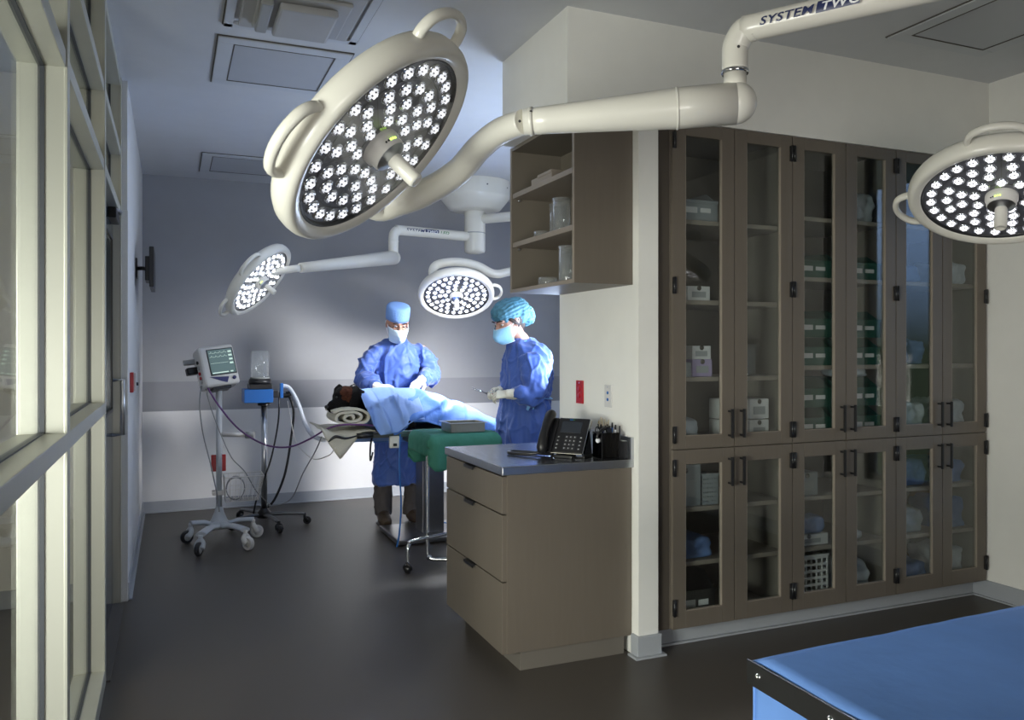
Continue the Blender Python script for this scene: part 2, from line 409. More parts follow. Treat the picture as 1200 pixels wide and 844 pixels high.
# ------------------------------------------------------------------ the room shell
CZ = 2.935            # ceiling height
XL, YB, XR = -.225, 7.69, 4.30
XG = -.257            # room side of the glazed partition
struct('floor', MB().box((-4.2, -3.2, -.08), (6.2, 7.9, 0), 'floor'))
cb = MB().box((-4.2, -3.2, CZ), (6.2, 7.9, CZ + .1), 'ceiling')
struct('ceiling', cb)
def wall_back_mat():
    m = mat('back_wall_paint', (.42, .43, .45), .7, bump=.05, bscale=150); nt = m.node_tree; L = nt.links
    g = nt.nodes.new('ShaderNodeNewGeometry'); sp = nt.nodes.new('ShaderNodeSeparateXYZ'); L.new(g.outputs['Position'], sp.inputs[0])
    r = nt.nodes.new('ShaderNodeValToRGB'); r.color_ramp.interpolation = 'CONSTANT'
    e = r.color_ramp.elements; e[0].position = 0; e[0].color = (.70, .70, .70, 1); e[1].position = .2905 ; e[1].color = (.27, .275, .295, 1)
    k = e.new(.3775); k.color = (.35, .355, .37, 1)
    d = nt.nodes.new('ShaderNodeMath'); d.operation = 'DIVIDE'; d.inputs[1].default_value = 3.0; L.new(sp.outputs['Z'], d.inputs[0]); L.new(d.outputs[0], r.inputs[0])
    mx = [n for n in nt.nodes if n.type == 'MIX'][0]; L.new(r.outputs[0], mx.inputs[6]); return m
M['backwall'] = wall_back_mat()
struct('wall_back', MB().box((XL - .1, YB, 0), (6.2, YB + .12, CZ), 'backwall'))
struct('wall_left', MB().box((XL - .11, 5.06, 0), (XL, YB, CZ), 'wallside'))
struct('wall_adjoining', MB().box((-4.1, 5.15, 0), (XL - .11, 5.27, CZ), 'wall'))
struct('wall_outer', MB().box((-4.2, -3.2, 0), (-4.08, 5.27, CZ), 'wall'))
struct('wall_partition', MB().box((1.98, 3.2, 0), (2.085, 4.02, CZ), 'wall').box((2.085, 3.8, 0), (4.3, 4.02, CZ), 'wall'))
struct('wall_soffit', MB().box((1.615, 3.2, 2.492), (4.3, 3.96, CZ), 'wall'))
struct('wall_front', MB().box((-4.2, -3.32, 0), (4.42, -3.2, CZ), 'wall'))
struct('wall_right_far', MB().box((6.1, 4.0, 0), (6.2, 7.7, CZ), 'wallside'))
# right wall with the window whose daylight shows in the cabinet doors
wr = MB()
YW = (1.97, 2.07, 2.33, 2.89)
wr.box((XR, YW[3], 0), (XR + .12, 4.02, CZ), 'wall'); wr.box((XR, YW[1], 0), (XR + .12, YW[2], CZ), 'wall'); wr.box((XR, -3.2, 0), (XR + .12, YW[0], CZ), 'wall')
for a_, b_ in ((YW[0], YW[1]), (YW[2], YW[3])):
    wr.box((XR, a_, 0), (XR + .12, b_, .55), 'wall'); wr.box((XR, a_, 2.80), (XR + .12, b_, CZ), 'wall')
struct('wall_right', wr)
for k, (a_, b_) in enumerate(((YW[0], YW[1]), (YW[2], YW[3]))):
    w2 = MB()
    for z0, z1 in ((.55, .59), (2.76, 2.80)): w2.box((XR + .03, a_, z0), (XR + .09, b_, z1), 'winframe', .004)
    for y0, y1 in ((a_, a_ + .015), (b_ - .03, b_)): w2.box((XR + .025, y0, .55), (XR + .095, y1, 2.80), 'winframe', .004)
    wf = struct('window_%d' % (k + 2), w2)
    MB().box((XR + .055, a_ + .01, .58), (XR + .061, b_ - .02, 2.77), 'clear').build('window_pane', wf)
# skirting
def skirt(name, lo, hi, m='base'):
    mb = MB().box(lo, hi, m, .003)
    return struct(name, mb)
b = MB().box((XL, YB - .012, 0), (6.1, YB, .10), 'base', .004); b.box((XL, YB - .03, 0), (6.1, YB, .012), 'base', .004)
struct('baseboard_back', b)
b = MB().box((XL, 5.06, 0), (XL + .010, YB, .10), 'base', .003); b.box((XL, 5.06, 0), (XL + .024, YB, .010), 'base', .003); struct('baseboard_left', b)
b = MB().box((1.968, 3.188, 0), (2.097, 3.25, .10), 'base', .003); b.box((1.95, 3.17, 0), (2.115, 3.25, .010), 'base', .003); struct('baseboard_column', b)
b = MB().box((2.085, 3.29, 0), (4.3, 3.31, .098), 'base', .003); b.box((2.085, 3.272, 0), (4.3, 3.31, .010), 'base', .003); struct('baseboard_cabinets', b)
b = MB().box((XR - .012, -3.2, 0), (XR, 3.31, .10), 'base', .003); b.box((XR - .028, -3.2, 0), (XR, 3.31, .010), 'base', .003); struct('baseboard_right', b)
b = MB().box((-4.08, 5.138, 0), (XL - .11, 5.15, .10), 'base', .003); struct('baseboard_adjoining', b)
# end jamb cap of the left wall
struct('trim_1', MB().box((XL - .115, 5.035, 0), (XL + .004, 5.062, 2.2), 'wallside', .003))

# ------------------------------------------------------------------ glazed partition on the left
DF = .115
t = MB()
def mull(mb, y, z0=0, z1=CZ, w=.05):
    mb.box((XG - DF, y - w / 2, z0), (XG, y + w / 2, z1), 'alu', .003)
def gasket(mb, y, s, z0, z1):   # dark glazing pocket on the face that looks along the wall
    mb.box((XG - .066, y + s * .025, z0), (XG - .050, y + s * .025 + s * .004, z1), 'alud')
win = struct('window_1', MB().box((XG - DF, 1.0, 2.89), (XG, 5.06, CZ), 'alu', .003))
YM = (1.08, 2.475, 3.815, 5.03)
for i, y in enumerate(YM):
    mb = MB(); mull(mb, y)
    for s in (-1, 1): gasket(mb, y, s, 0, 2.89)
    mb.box((XG - .005, y - .027, 0), (XG + .004, y + .027, CZ), 'alu', .002)
    mb.build('mullion', win)
for (z0, z1, nm) in ((2.168, 2.216, 'transom'), (2.50, 2.545, 'transom')):
    for a, b_ in ((YM[0], YM[1]), (YM[1], YM[2]), (YM[2], YM[3])):
        mb = MB().box((XG - DF, a + .025, z0), (XG, b_ - .025, z1), 'alu', .003)
        mb.box((XG - .066, a + .025, z0 - .004), (XG - .050, b_ - .025, z0), 'alud'); mb.box((XG - .066, a + .025, z1), (XG - .050, b_ - .025, z1 + .004), 'alud')
        mb.build(nm, win)
for a, b_ in ((YM[0], YM[1]), (YM[1], YM[2])):
    mb = MB().box((XG - DF, a + .025, 1.146), (XG + .004, b_ - .025, 1.194), 'alu', .003)
    mb.box((XG - .066, a + .025, 1.142), (XG - .050, b_ - .025, 1.146), 'alud'); mb.box((XG - .066, a + .025, 1.194), (XG - .050, b_ - .025, 1.198), 'alud')
    mb.build('mid_rail', win)
    mb = MB().box((XG - DF, a + .025, 0), (XG + .004, b_ - .025, .07), 'alu', .003); mb.box((XG - .066, a + .025, .07), (XG - .050, b_ - .025, .074), 'alud')
    mb.build('sill', win)
def pane(y0, y1, z0, z1):
    MB().box((XG - .061, y0, z0), (XG - .055, y1, z1), 'partglass').build('pane', win)
for a, b_ in ((YM[0], YM[1]), (YM[1], YM[2])):
    for z0, z1 in ((.07, 1.146), (1.194, 2.168), (2.216, 2.50), (2.545, 2.89)): pane(a + .025, b_ - .025, z0, z1)
for z0, z1 in ((2.216, 2.50), (2.545, 2.89)): pane(YM[2] + .025, YM[3] - .025, z0, z1)
# door leaf in the third bay
dr = MB(); y0, y1 = YM[2] + .03, YM[3] - .03; xd = XG - .06
dr.box((xd - .022, y0, .01), (xd + .022, y0 + .10, 2.16), 'door', .003); dr.box((xd - .022, y1 - .12, .01), (xd + .022, y1, 2.16), 'door', .003)
dr.box((xd - .022, y0 + .10, .01), (xd + .022, y1 - .12, 1.09), 'door', .003); dr.box((xd - .022, y0 + .10, 2.02), (xd + .022, y1 - .12, 2.16), 'door', .003)
door = struct('door_1', dr)
MB().box((xd - .004, y0 + .10, 1.09), (xd + .004, y1 - .12, 2.02), 'partglass').build('door_pane', door)
g = MB()
for a in ((xd + .018, y0 + .09, 1.08, y0 + .11, 2.03), (xd + .018, y1 - .13, 1.08, y1 - .11, 2.03)): g.box((a[0], a[1], a[2]), (a[0] + .01, a[3], a[4]), 'black', .003)
g.box((xd + .018, y0 + .09, 1.08), (xd + .028, y1 - .11, 1.10), 'black', .003); g.box((xd + .018, y0 + .09, 2.01), (xd + .028, y1 - .11, 2.03), 'black', .003)
g.build('glazing_bead', door)
MB().sweep([(xd + .02, y1 - .08, .95), (xd + .075, y1 - .08, .95), (xd + .075, y1 - .08, 1.25), (xd + .02, y1 - .08, 1.25)], .011, 'steel', spline=False).build('door_handle', door)
c = MB().box((xd + .022, y1 - .42, 2.09), (xd + .062, y1 - .14, 2.145), 'blackm', .006); c.sweep([(xd + .05, y1 - .3, 2.15), (xd + .07, y1 - .15, 2.16), (xd + .055, y1 - .02, 2.165)], .008, 'steel'); c.build('door_closer', door)
struct('trim_2', MB().box((XG - .12, y0, 0), (XG + .02, y1, .008), 'brown'))

# ------------------------------------------------------------------ ceiling fittings
def ceiling_panel(name, x0, x1, y0, y1, label, blue=True):
    t = thing(name, label, 'ceiling panel', ((x0 + x1) / 2, (y0 + y1) / 2, CZ - .012), 'flush ceiling panels')
    m = MB(); w = .075; z = CZ - .012
    m.box((x0, y0, z), (x1, y0 + w, CZ - .001), 'grid', .003); m.box((x0, y1 - w, z), (x1, y1, CZ - .001), 'grid', .003)
    m.box((x0, y0 + w, z), (x0 + w, y1 - w, CZ - .001), 'grid', .003); m.box((x1 - w, y0 + w, z), (x1, y1 - w, CZ - .001), 'grid', .003)
    part('panel_frame', m, t)
    g = MB(); e = .006
    for a in (((x0 - e, y0 - e), (x1 + e, y0)), ((x0 - e, y1), (x1 + e, y1 + e)), ((x0 - e, y0), (x0, y1)), ((x1, y0), (x1 + e, y1))):
        g.box((a[0][0], a[0][1], CZ - .006), (a[1][0], a[1][1], CZ - .001), 'brown')
    for a in (((x0 + w, y0 + w), (x1 - w, y0 + w + e)), ((x0 + w, y1 - w - e), (x1 - w, y1 - w)), ((x0 + w, y0 + w), (x0 + w + e, y1 - w)), ((x1 - w - e, y0 + w), (x1 - w, y1 - w))):
        g.box((a[0][0], a[0][1], z - .001), (a[1][0], a[1][1], CZ - .002), 'brown')
    part('groove', g, t)
    part('panel_face', MB().box((x0 + w + e, y0 + w + e, CZ - .010), (x1 - w - e, y1 - w - e, CZ - .002), 'gridb'), t)
    return t
ceiling_panel('ceiling_panel', .212, .862, 4.14, 4.87, 'square ceiling panel with blue-grey face, above the large lamp head, next to the louvred light')
ceiling_panel('ceiling_panel', .225, .875, 6.65, 7.36, 'ceiling panel farthest back, near the rear wall, half behind the large lamp handle')
ceiling_panel('ceiling_panel', 3.20, 3.84, 2.20, 2.91, 'ceiling panel above the tall glazed cabinets, at the top right')
t = thing('ceiling_light', 'unlit louvred ceiling light fitting with stepped clear lens in the far room', 'ceiling light', (.53, 3.66, CZ))
x0, x1, y0, y1 = .225, .842, 3.36, 3.985
m = MB()
for a in (((x0, y0), (x1, y0 + .04)), ((x0, y1 - .04), (x1, y1)), ((x0, y0), (x0 + .04, y1)), ((x1 - .04, y0), (x1, y1))): m.box((a[0][0], a[0][1], CZ - .016), (a[1][0], a[1][1], CZ - .001), 'grid', .003)
part('frame', m, t)
g = MB(); e = .006
for a in (((x0 - e, y1), (x1 + e, y1 + e)), ((x0 - e, y0), (x0, y1)), ((x1, y0), (x1 + e, y1))): g.box((a[0][0], a[0][1], CZ - .006), (a[1][0], a[1][1], CZ - .001), 'brown')
part('groove', g, t)
for k in range(2):
    o = .06 + .055 * k
    part('diffuser_step', MB().box((x0 + o, y0 + o, CZ - .03 - .018 * k), (x1 - o * 1.0, y1 - o, CZ - .012 - .018 * k), 'gray2', .01), t)
part('lens', MB().box((x0 + .20, y0 + .16, CZ - .085), (x1 - .17, y1 - .14, CZ - .05), 'gray2', .012), t)
part('lens', MB().box((x0 + .125, y0 + .15, CZ - .08), (x0 + .175, y1 - .15, CZ - .05), 'plasticg', .008), t)

# ------------------------------------------------------------------ tall glazed cabinets
XB = (2.165, 2.880, 3.585, 4.283)
ZS = .946
CY = 3.222
def barpull(x, z0, z1):
    m = MB(); m.box((x - .006, CY - .055, z0), (x + .006, CY - .043, z1), 'black', .003)
    for z in (z0 + .012, z1 - .012): m.box((x - .005, CY - .045, z - .005), (x + .005, CY - .019, z + .005), 'black', .001)
    return m
def door_leaf(cab, x0, x1, z0, z1, hinge_left, upper):
    g = .0025; st = .073; y0, y1 = CY - .020, CY
    bot = .062 if upper else .082; top = .062 if upper else .072
    m = MB(); m.box((x0 + g, y0, z0 + g), (x0 + st, y1, z1 - g), 'cab', .0015); m.box((x1 - st, y0, z0 + g), (x1 - g, y1, z1 - g), 'cab', .0015)
    m.box((x0 + st, y0, z0 + g), (x1 - st, y1, z0 + bot), 'cab', .0015); m.box((x0 + st, y0, z1 - top), (x1 - st, y1, z1 - g), 'cab', .0015)
    # edge banding of the glass opening
    m.box((x0 + st - .001, y0 + .001, z0 + bot), (x0 + st + .003, y1, z1 - top), 'cabedge'); m.box((x1 - st - .003, y0 + .001, z0 + bot), (x1 - st + .001, y1, z1 - top), 'cabedge')
    m.box((x0 + st, y0 + .001, z0 + bot - .001), (x1 - st, y1, z0 + bot + .003), 'cabedge')
    d = part('door', m, cab)
    subpart('pane', MB().box((x0 + st, y1 - .008, z0 + bot), (x1 - st, y1 - .004, z1 - top), 'glass'), d, cab)
    hx = x1 - .035 if hinge_left else x0 + .035
    subpart('handle', barpull(hx, *((z0 + .045, z0 + .185) if upper else (z1 - .185, z1 - .045))), d, cab)
    ex = x0 if hinge_left else x1; s = 1 if hinge_left else -1
    zz = (z0 + .07, (z0 + z1) / 2, z1 - .09) if upper else (z0 + .105, z1 - .085)
    for z in zz:
        h = MB(); lo, hi = sorted((ex + s * .0005, ex + s * .019)); h.box((lo, y0 - .008, z - .038), (hi, y0 + .002, z + .038), 'black', .002)
        h.sweep([(ex + s * .0075, y0 - .008, z - .04), (ex + s * .0075, y0 - .008, z + .04)], .007, 'black', spline=False, seg=8)
        subpart('hinge', h, d, cab)
SHELVES = [[2.04, 1.655, 1.285], [2.10, 1.79, 1.335], [2.10, 1.79, 1.335]]
def tall_cabinet(i, label):
    x0, x1 = XB[i], XB[i + 1]; c = thing('tall_cabinet', label, 'cabinet', ((x0 + x1) / 2, CY + .25, .098), 'tall glazed cabinets')
    m = MB(); ya, yb = CY + .004, 3.72
    m.box((x0, ya, .1), (x0 + .018, yb, 2.49), 'cabin'); m.box((x1 - .018, ya, .1), (x1, yb, 2.49), 'cabin')
    m.box((x0 + .018, yb - .012, .1), (x1 - .018, yb, 2.49), 'cabin')
    for z in (.1, ZS - .018, 2.472): m.box((x0 + .018, ya, z), (x1 - .018, yb - .012, z + .018 + (.018 if z == ZS - .018 else 0)), 'cabin')
    part('carcass', m, c)
    for z in SHELVES[i] + [.66, .40]:
        part('shelf', MB().box((x0 + .019, ya + .02, z - .022), (x1 - .019, yb - .013, z), 'cabedge', .002), c)
    xm = (x0 + x1) / 2
    for a, b_, hl in ((x0, xm, True), (xm, x1, False)):
        door_leaf(c, a, b_, ZS, 2.49, hl, True); door_leaf(c, a, b_, .1, ZS, hl, False)
    return c
tall_cabinet(0, 'tall taupe cabinet with glass doors next to the white column')
tall_cabinet(1, 'middle of the three tall taupe cabinets, with green bins inside')
tall_cabinet(2, 'tall taupe glass-door cabinet farthest right, beside the right wall, with wrapped packs inside')
struct('trim_3', MB().box((2.086, CY + .004, .1), (2.163, CY + .03, 2.49), 'cabdark'))
struct('trim_4', MB().box((4.285, CY + .0, .1), (4.2995, CY + .03, 2.49), 'cabdark'))
struct('trim_5', MB().box((2.086, CY - .004, 2.4905), (4.2995, 3.3, 2.4918), 'cabdark'))

# things on the cabinet shelves; fy = front of the thing behind the doors
FY = 3.272
def carton(x, z, w, h, d, label, m='boxw', flap='boxg', name='carton', fy=FY, group=None):
    t = thing(name, label, 'box', (x, fy + d / 2, z), group)
    part('box_body', MB().box((x - w / 2, fy, z), (x + w / 2, fy + d, z + h), m, .003), t)
    part('box_label', MB().box((x - w * .32, fy - .002, z + h * .22), (x + w * .30, fy + .001, z + h * .62), 'plasticg'), t, 'printed grey panel')
    part('thumb_notch', MB().lathe([(0, 0), (.012, 0), (.012, .003), (0, .003)], 'cabdark', (x, fy - .003, z + h * .86), (0, 1, 0), 12), t)
def openbin(x, z, w, h, d, label, m='boxg', name='storage_bin', fy=FY, group=None):
    t = thing(name, label, 'storage bin', (x, fy + d / 2, z), group); b = MB(); e = .004
    b.box((x - w / 2, fy, z), (x + w / 2, fy + d, z + e), m); b.box((x - w / 2, fy, z + e), (x + w / 2, fy + e, z + h * .62), m, .001)
    b.box((x - w / 2, fy + d - e, z + e), (x + w / 2, fy + d, z + h), m)
    for s in (-1, 1):
        xa = x + s * (w / 2) ; lo, hi = sorted((xa, xa - s * e))
        b.poly([(lo, fy + e, z + e), (lo, fy + d - e, z + e), (lo, fy + d - e, z + h), (lo, fy + d * .3, z + h), (lo, fy + e, z + h * .62)], m, ext=(e, 0, 0))
    b.box((x - w / 2, fy - .008, z + h * .58), (x + w / 2, fy, z + h * .66), m, .002)
    part('bin_body', b, t)
    part('bin_label', MB().box((x - w * .36, fy - .003, z + h * .26), (x + w * .05, fy - .0005, z + h * .44), 'boxw'), t, 'white label strip')
    part('bin_label', MB().box((x + w * .12, fy - .003, z + h * .28), (x + w * .34, fy - .0005, z + h * .42), 'boxw'), t, 'white label strip')
def pack(x, z, w, h, d, label, m='packw', seed=0, fy=FY, name='wrapped_pack', cat='wrapped pack'):
    mb = MB().box((x - w / 2, fy, z + .0), (x + w / 2, fy + d, z + h), m, .02)
    mb.ell((x + w * .15, fy + d * .4, z + h * .75), (w * .3, d * .4, h * .3), m)
    def dd(p):
        q = Vector((p.x * 14 + seed * 7, p.y * 14, p.z * 18)); return (noise.noise(q) * .02 + noise.noise(q * 3) * .006) if p.z > z + .012 else 0
    o = remesh(mb, name, .009, 3, .5, mats=[m], disp=dd)
    zmin = min(v.co.z for v in o.data.vertices); o.data.transform(Matrix.Translation((-x, -fy - d / 2, -zmin))); o.location = (x, fy + d / 2, z)
    tag(o, label, cat)
def basket(x, z, w, h, d, label, m='boxw', fy=FY, name='slotted_basket'):
    t = thing(name, label, 'basket', (x, fy + d / 2, z)); b = MB(); nx = 7; nz = 6
    for s in range(nx + 1):
        xx = x - w / 2 + w * s / nx; b.box((xx - .004, fy, z), (xx + .004, fy + .006, z + h), m); b.box((xx - .004, fy + d - .006, z), (xx + .004, fy + d, z + h), m)
    for s in range(nz + 1):
        zz = z + (h - .012) * s / nz
        b.box((x - w / 2, fy - .001, zz), (x + w / 2, fy + .007, zz + .012), m); b.box((x - w / 2, fy + d - .007, zz), (x + w / 2, fy + d + .001, zz + .012), m)
        b.box((x - w / 2 - .004, fy, zz), (x - w / 2 + .004, fy + d, zz + .012), m); b.box((x + w / 2 - .004, fy, zz), (x + w / 2 + .004, fy + d, zz + .012), m)
    part('basket_wall', b, t); part('basket_floor', MB().box((x - w / 2, fy, z), (x + w / 2, fy + d, z + .006), m), t)
    part('basket_rim', MB().box((x - w / 2 - .008, fy - .006, z + h), (x + w / 2 + .008, fy + .004, z + h + .012), m, .003).box((x - w / 2 - .008, fy + d - .004, z + h), (x + w / 2 + .008, fy + d + .006, z + h + .012), m, .003), t)
# first cabinet
openbin(2.34, 2.04, .27, .155, .3, 'large grey bin with white label, top shelf of the cabinet by the column', 'bing')
pack(2.262, 1.655, .07, .14, .1, 'upright white pouch on the second shelf, beside a low white carton', 'packw', 3, name='supply_pouch', cat='pouch')
carton(2.365, 1.655, .13, .07, .15, 'low white carton beside the upright pouch on the second shelf')
carton(2.27, 1.285, .10, .07, .14, 'white carton at the left end of the third shelf, by the column', 'bing')
carton(2.385, 1.285, .115, .085, .15, 'lilac-banded carton under a plain white one on the third shelf', 'boxp')
carton(2.38, 1.370, .11, .065, .15, 'plain white carton lying on the lilac-banded one', 'boxw')
carton(2.60, 1.285, .08, .20, .10, 'tall white carton standing on the third shelf behind the right-hand door', 'boxw')
t = thing('glass_tumbler', 'smoky glass tumbler beside the tall white carton in the cabinet', 'glass', (2.72, 3.36, 1.285))
part('glass_wall', MB().lathe([(.045, 0), (.05, .16), (.046, .16), (.041, .006)], 'jar', (2.72, 3.36, 1.285), seg=24), t)
for k, (x, z, lb) in enumerate(((2.60, ZS + .018, 'bottom left'), (2.60, ZS + .123, 'top left'), (2.73, ZS + .018, 'bottom right'), (2.73, ZS + .123, 'top right'))):
    carton(x, z, .118, .10, .16, 'white carton, %s of the four stacked at the cabinet bottom by the handles' % lb, 'boxw', group='four stacked white cartons')
pack(2.30, ZS + .018, .13, .12, .16, 'heap of clear film packs in the upper cabinet bottom beside the column', 'packw', 9, name='film_packs', cat='film pack')
carton(2.29, .66, .17, .20, .22, 'grey lidded tray box on the lower cabinet shelf nearest the column', 'bing', name='lidded_box')
basket(2.43, .66, .09, .14, .2, 'narrow pale slotted basket beside the grey lidded box', 'bing')
pack(2.33, .40, .22, .10, .25, 'folded dark blue cloth pack on the lower middle shelf near the column', 'packb', 5, name='cloth_pack', cat='cloth pack')
openbin(2.33, .118, .26, .20, .3, 'black ribbed bin at the floor of the cabinet nearest the column', 'steeld')
pack(2.61, .118, .10, .09, .1, 'small orange and white packet at the bottom of the first cabinet', 'orange', 11, name='snack_packet', cat='packet')
# second cabinet
k = 0
for (x, w) in ((3.06, .29), (3.40, .29)):
    for (z, h) in ((1.79, .14), (1.335, .145), (1.482, .145), (ZS + .018, .15), (ZS + .17, .15)):
        side = 'left' if x < 3.2 else 'right'
        lev = {1.79: 'on the upper shelf', 1.335: 'on the lower shelf', 1.482: 'stacked second on the lower shelf', ZS + .018: 'at the very bottom', ZS + .17: 'stacked above the bottom one'}[z]
        openbin(x, z, w, h, .3, 'green bin %s, %s door, middle cabinet' % (lev, side), 'boxg', group='dark green bins'); k += 1
pack(3.44, 2.10, .13, .15, .16, 'pale crumpled sack on the top shelf of the middle cabinet', 'packw', 21, name='supply_sack', cat='sack')
pack(3.37, ZS + .325, .2, .05, .14, 'loose white papers lying in a green bin of the middle cabinet', 'packw', 23, name='loose_papers', cat='papers')
carton(3.04, .66, .14, .12, .2, 'small grey carton on the lower shelf at the left of the middle cabinet', 'bing')
carton(3.05, .40, .26, .055, .25, 'flat white carton topped with a blue pack in the middle cabinet', 'boxw')
pack(3.05, .456, .22, .09, .2, 'blue sterile pack lying on the flat white carton', 'packb', 31, name='sterile_pack')
basket(3.05, .118, .25, .22, .28, 'white slotted plastic basket at the bottom of the middle cabinet', 'boxw')
pack(3.36, .40, .14, .05, .1, 'shiny film pouch on the shelf in the middle cabinet, right door', 'packw', 41, name='film_pouch', cat='pouch')
pack(3.38, .118, .17, .17, .2, 'grey bundled bag at the bottom right of the middle cabinet', 'packw', 43, name='bundled_bag', cat='bag')
# third cabinet
pack(3.75, 1.79, .2, .09, .2, 'pale blue bag on the upper shelf of the far right cabinet, left door', 'packb', 51, name='supply_bag', cat='bag')
pack(4.12, 1.79, .19, .12, .2, 'round grey bag on the upper shelf of the far right cabinet, right door', 'packw', 52, name='supply_bag', cat='bag')
pack(3.71, 1.335, .10, .13, .2, 'light blue rolled pack, left of two on the far right cabinet shelf', 'packb', 53, name='rolled_pack')
pack(3.83, 1.335, .10, .13, .2, 'light blue rolled pack, right of two on the far right cabinet shelf', 'packb', 54, name='rolled_pack')
pack(3.77, ZS + .018, .22, .16, .22, 'heap of clear pouches at the upper bottom of the far right cabinet, left door', 'packw', 55, name='pouch_heap', cat='pouch')
pack(4.10, ZS + .018, .2, .17, .2, 'white folded gauze bag beside the handles of the far right cabinet', 'packw', 56, name='gauze_bag', cat='bag')
pack(3.77, .66, .24, .15, .25, 'big light blue wrapped pack on the lower shelf of the far right cabinet', 'packb', 57)
pack(4.09, .66, .2, .13, .25, 'rounded blue pack behind the lower right door of the far right cabinet', 'packb', 58)
pack(3.77, .40, .2, .13, .22, 'grey film pouch on the low middle shelf of the far right cabinet', 'packw', 59, name='film_pouch', cat='pouch')
pack(4.09, .40, .2, .17, .22, 'tilted pale blue packet with printed strip in the far right cabinet', 'packb', 60, name='paper_packet', cat='packet')
pack(3.78, .118, .25, .12, .25, 'dark blue folded pack on the floor of the far right cabinet', 'packb', 61, name='folded_pack')
pack(4.09, .118, .2, .17, .22, 'clear plastic bag on the floor of the far right cabinet', 'packw', 62, name='plastic_bag', cat='bag')

# ------------------------------------------------------------------ wall shelf cabinet over the counter
UX, UY0, UY1, UZ0, UZ1 = 1.675, 3.25, 3.995, 1.718, 2.490
c = thing('wall_cabinet', 'open taupe wall cabinet with two shelves of glass jars above the counter', 'cabinet', (1.83, 3.62, UZ0))
m = MB(); e = .019
m.box((UX, UY0, UZ0), (1.979, UY0 + e, UZ1), 'cab', .001); m.box((UX, UY1 - e, UZ0), (1.979, UY1, UZ1), 'cabin', .001)
m.box((UX, UY0 + e, UZ0), (1.979, UY1 - e, UZ0 + e), 'cabin', .001); m.box((UX, UY0 + e, UZ1 - e), (1.979, UY1 - e, UZ1), 'cabin', .001)
m.box((1.967, UY0 + e, UZ0 + e), (1.979, UY1 - e, UZ1 - e), 'cabin')
part('carcass', m, c)
m = MB(); x = UX - .001
m.box((x - .001, UY0, UZ0), (x + .001, UY0 + e, UZ1), 'cabedge'); m.box((x - .001, UY1 - e, UZ0), (x + .001, UY1, UZ1), 'cabedge'); m.box((x - .001, UY0 + e, UZ0), (x + .001, UY1 - e, UZ0 + e), 'cabedge')
part('edge_band', m, c)
for z in (2.245, 1.985):
    part('shelf', MB().box((UX + .004, UY0 + e, z - .026), (1.966, UY1 - e, z), 'cabedge', .002), c)
    for yy in (UY0 + e + .006, UY1 - e - .006):
        part('shelf_pin', MB().lathe([(0, 0), (.006, 0), (.006, .012), (0, .012)], 'steel', (UX + .04, yy - .006, z - .034), (0, 1, 0), 10), c)
def jar(x, y, z, r, h, label, name='glass_jar'):
    t = thing(name, label, 'jar', (x, y, z), 'glass jars in the wall cabinet')
    part('glass_body', MB().lathe([(0, .0), (r * .96, 0), (r, .006), (r, h), (r - .004, h), (r - .004, .01), (0, .01)], 'jar', (x, y, z), seg=28), t)
    part('glass_rim', MB().lathe([(r + .002, h - .004), (r + .004, h), (r + .002, h + .004), (r - .004, h + .003), (r - .004, h - .004)], 'jar', (x, y, z), seg=28, closed=True), t)
def dish(x, y, z, r, h, label):
    t = thing('glass_dish', label, 'dish', (x, y, z), 'small glass dishes')
    part('glass_body', MB().lathe([(0, 0), (r * .95, 0), (r, .004), (r, h), (r - .004, h), (r - .004, .006), (0, .006)], 'jar', (x, y, z), seg=24), t)
jar(1.735, 3.50, 1.985, .044, .155, 'tall clear glass jar on the middle shelf, front of the pair')
jar(1.775, 3.62, 1.985, .044, .15, 'tall clear glass jar on the middle shelf, behind the front one')
dish(1.72, 3.685, 1.985, .045, .022, 'low glass lid dish on the middle shelf beside tall jar')
jar(1.735, 3.43, UZ0 + e, .046, .165, 'clear glass jar on the cabinet floor, nearer the front panel')
jar(1.785, 3.53, UZ0 + e, .046, .16, 'clear glass jar on the cabinet floor, set behind the other')
dish(1.72, 3.62, UZ0 + e, .05, .035, 'low glass dish at the left of the jars on the cabinet floor')
t = thing('instrument_box', 'small taupe cardboard box lying on the top shelf of the wall cabinet', 'box', (1.76, 3.64, 2.245))
part('box_body', MB().box((1.70, 3.54, 2.245), (1.80, 3.78, 2.283), 'cabedge', .003), t); part('lid', MB().box((1.697, 3.537, 2.276), (1.803, 3.70, 2.292), 'cabedge', .003), t)

# ------------------------------------------------------------------ drawer cabinet and counter
BX, BY0, BY1 = 1.350, 3.258, 4.03
c = thing('drawer_cabinet', 'taupe three-drawer base cabinet under a steel counter, end against the column', 'cabinet', (1.66, 3.64, 0))
part('carcass', MB().box((BX + .004, BY0 + .018, .092), (1.978, BY1, .868), 'cabdark', .001), c)
part('end_panel', MB().box((BX, BY0, .088), (1.978, BY0 + .018, .868), 'cab', .001), c)
part('plinth', MB().box((BX + .07, BY0 + .02, 0), (1.949, BY1 - .02, .092), 'plinth', .001), c)
for z0, z1 in ((.700, .862), (.405, .694), (.088, .399)):
    d = part('drawer', MB().box((BX - .022, BY0 + .004, z0), (BX + .003, BY1, z1), 'cab', .002), c)
    ym = BY0 + .37
    h = MB().box((BX - .038, ym - .035, z1 - .003), (BX + .002, ym + .095, z1 + .001), 'black', .001); h.box((BX - .038, ym - .035, z1 - .014), (BX - .035, ym + .095, z1 - .003), 'black', .001)
    subpart('drawer_pull', h, d, c)
c = thing('countertop', 'brushed stainless steel counter slab on the drawer cabinet', 'countertop', (1.65, 3.64, .87))
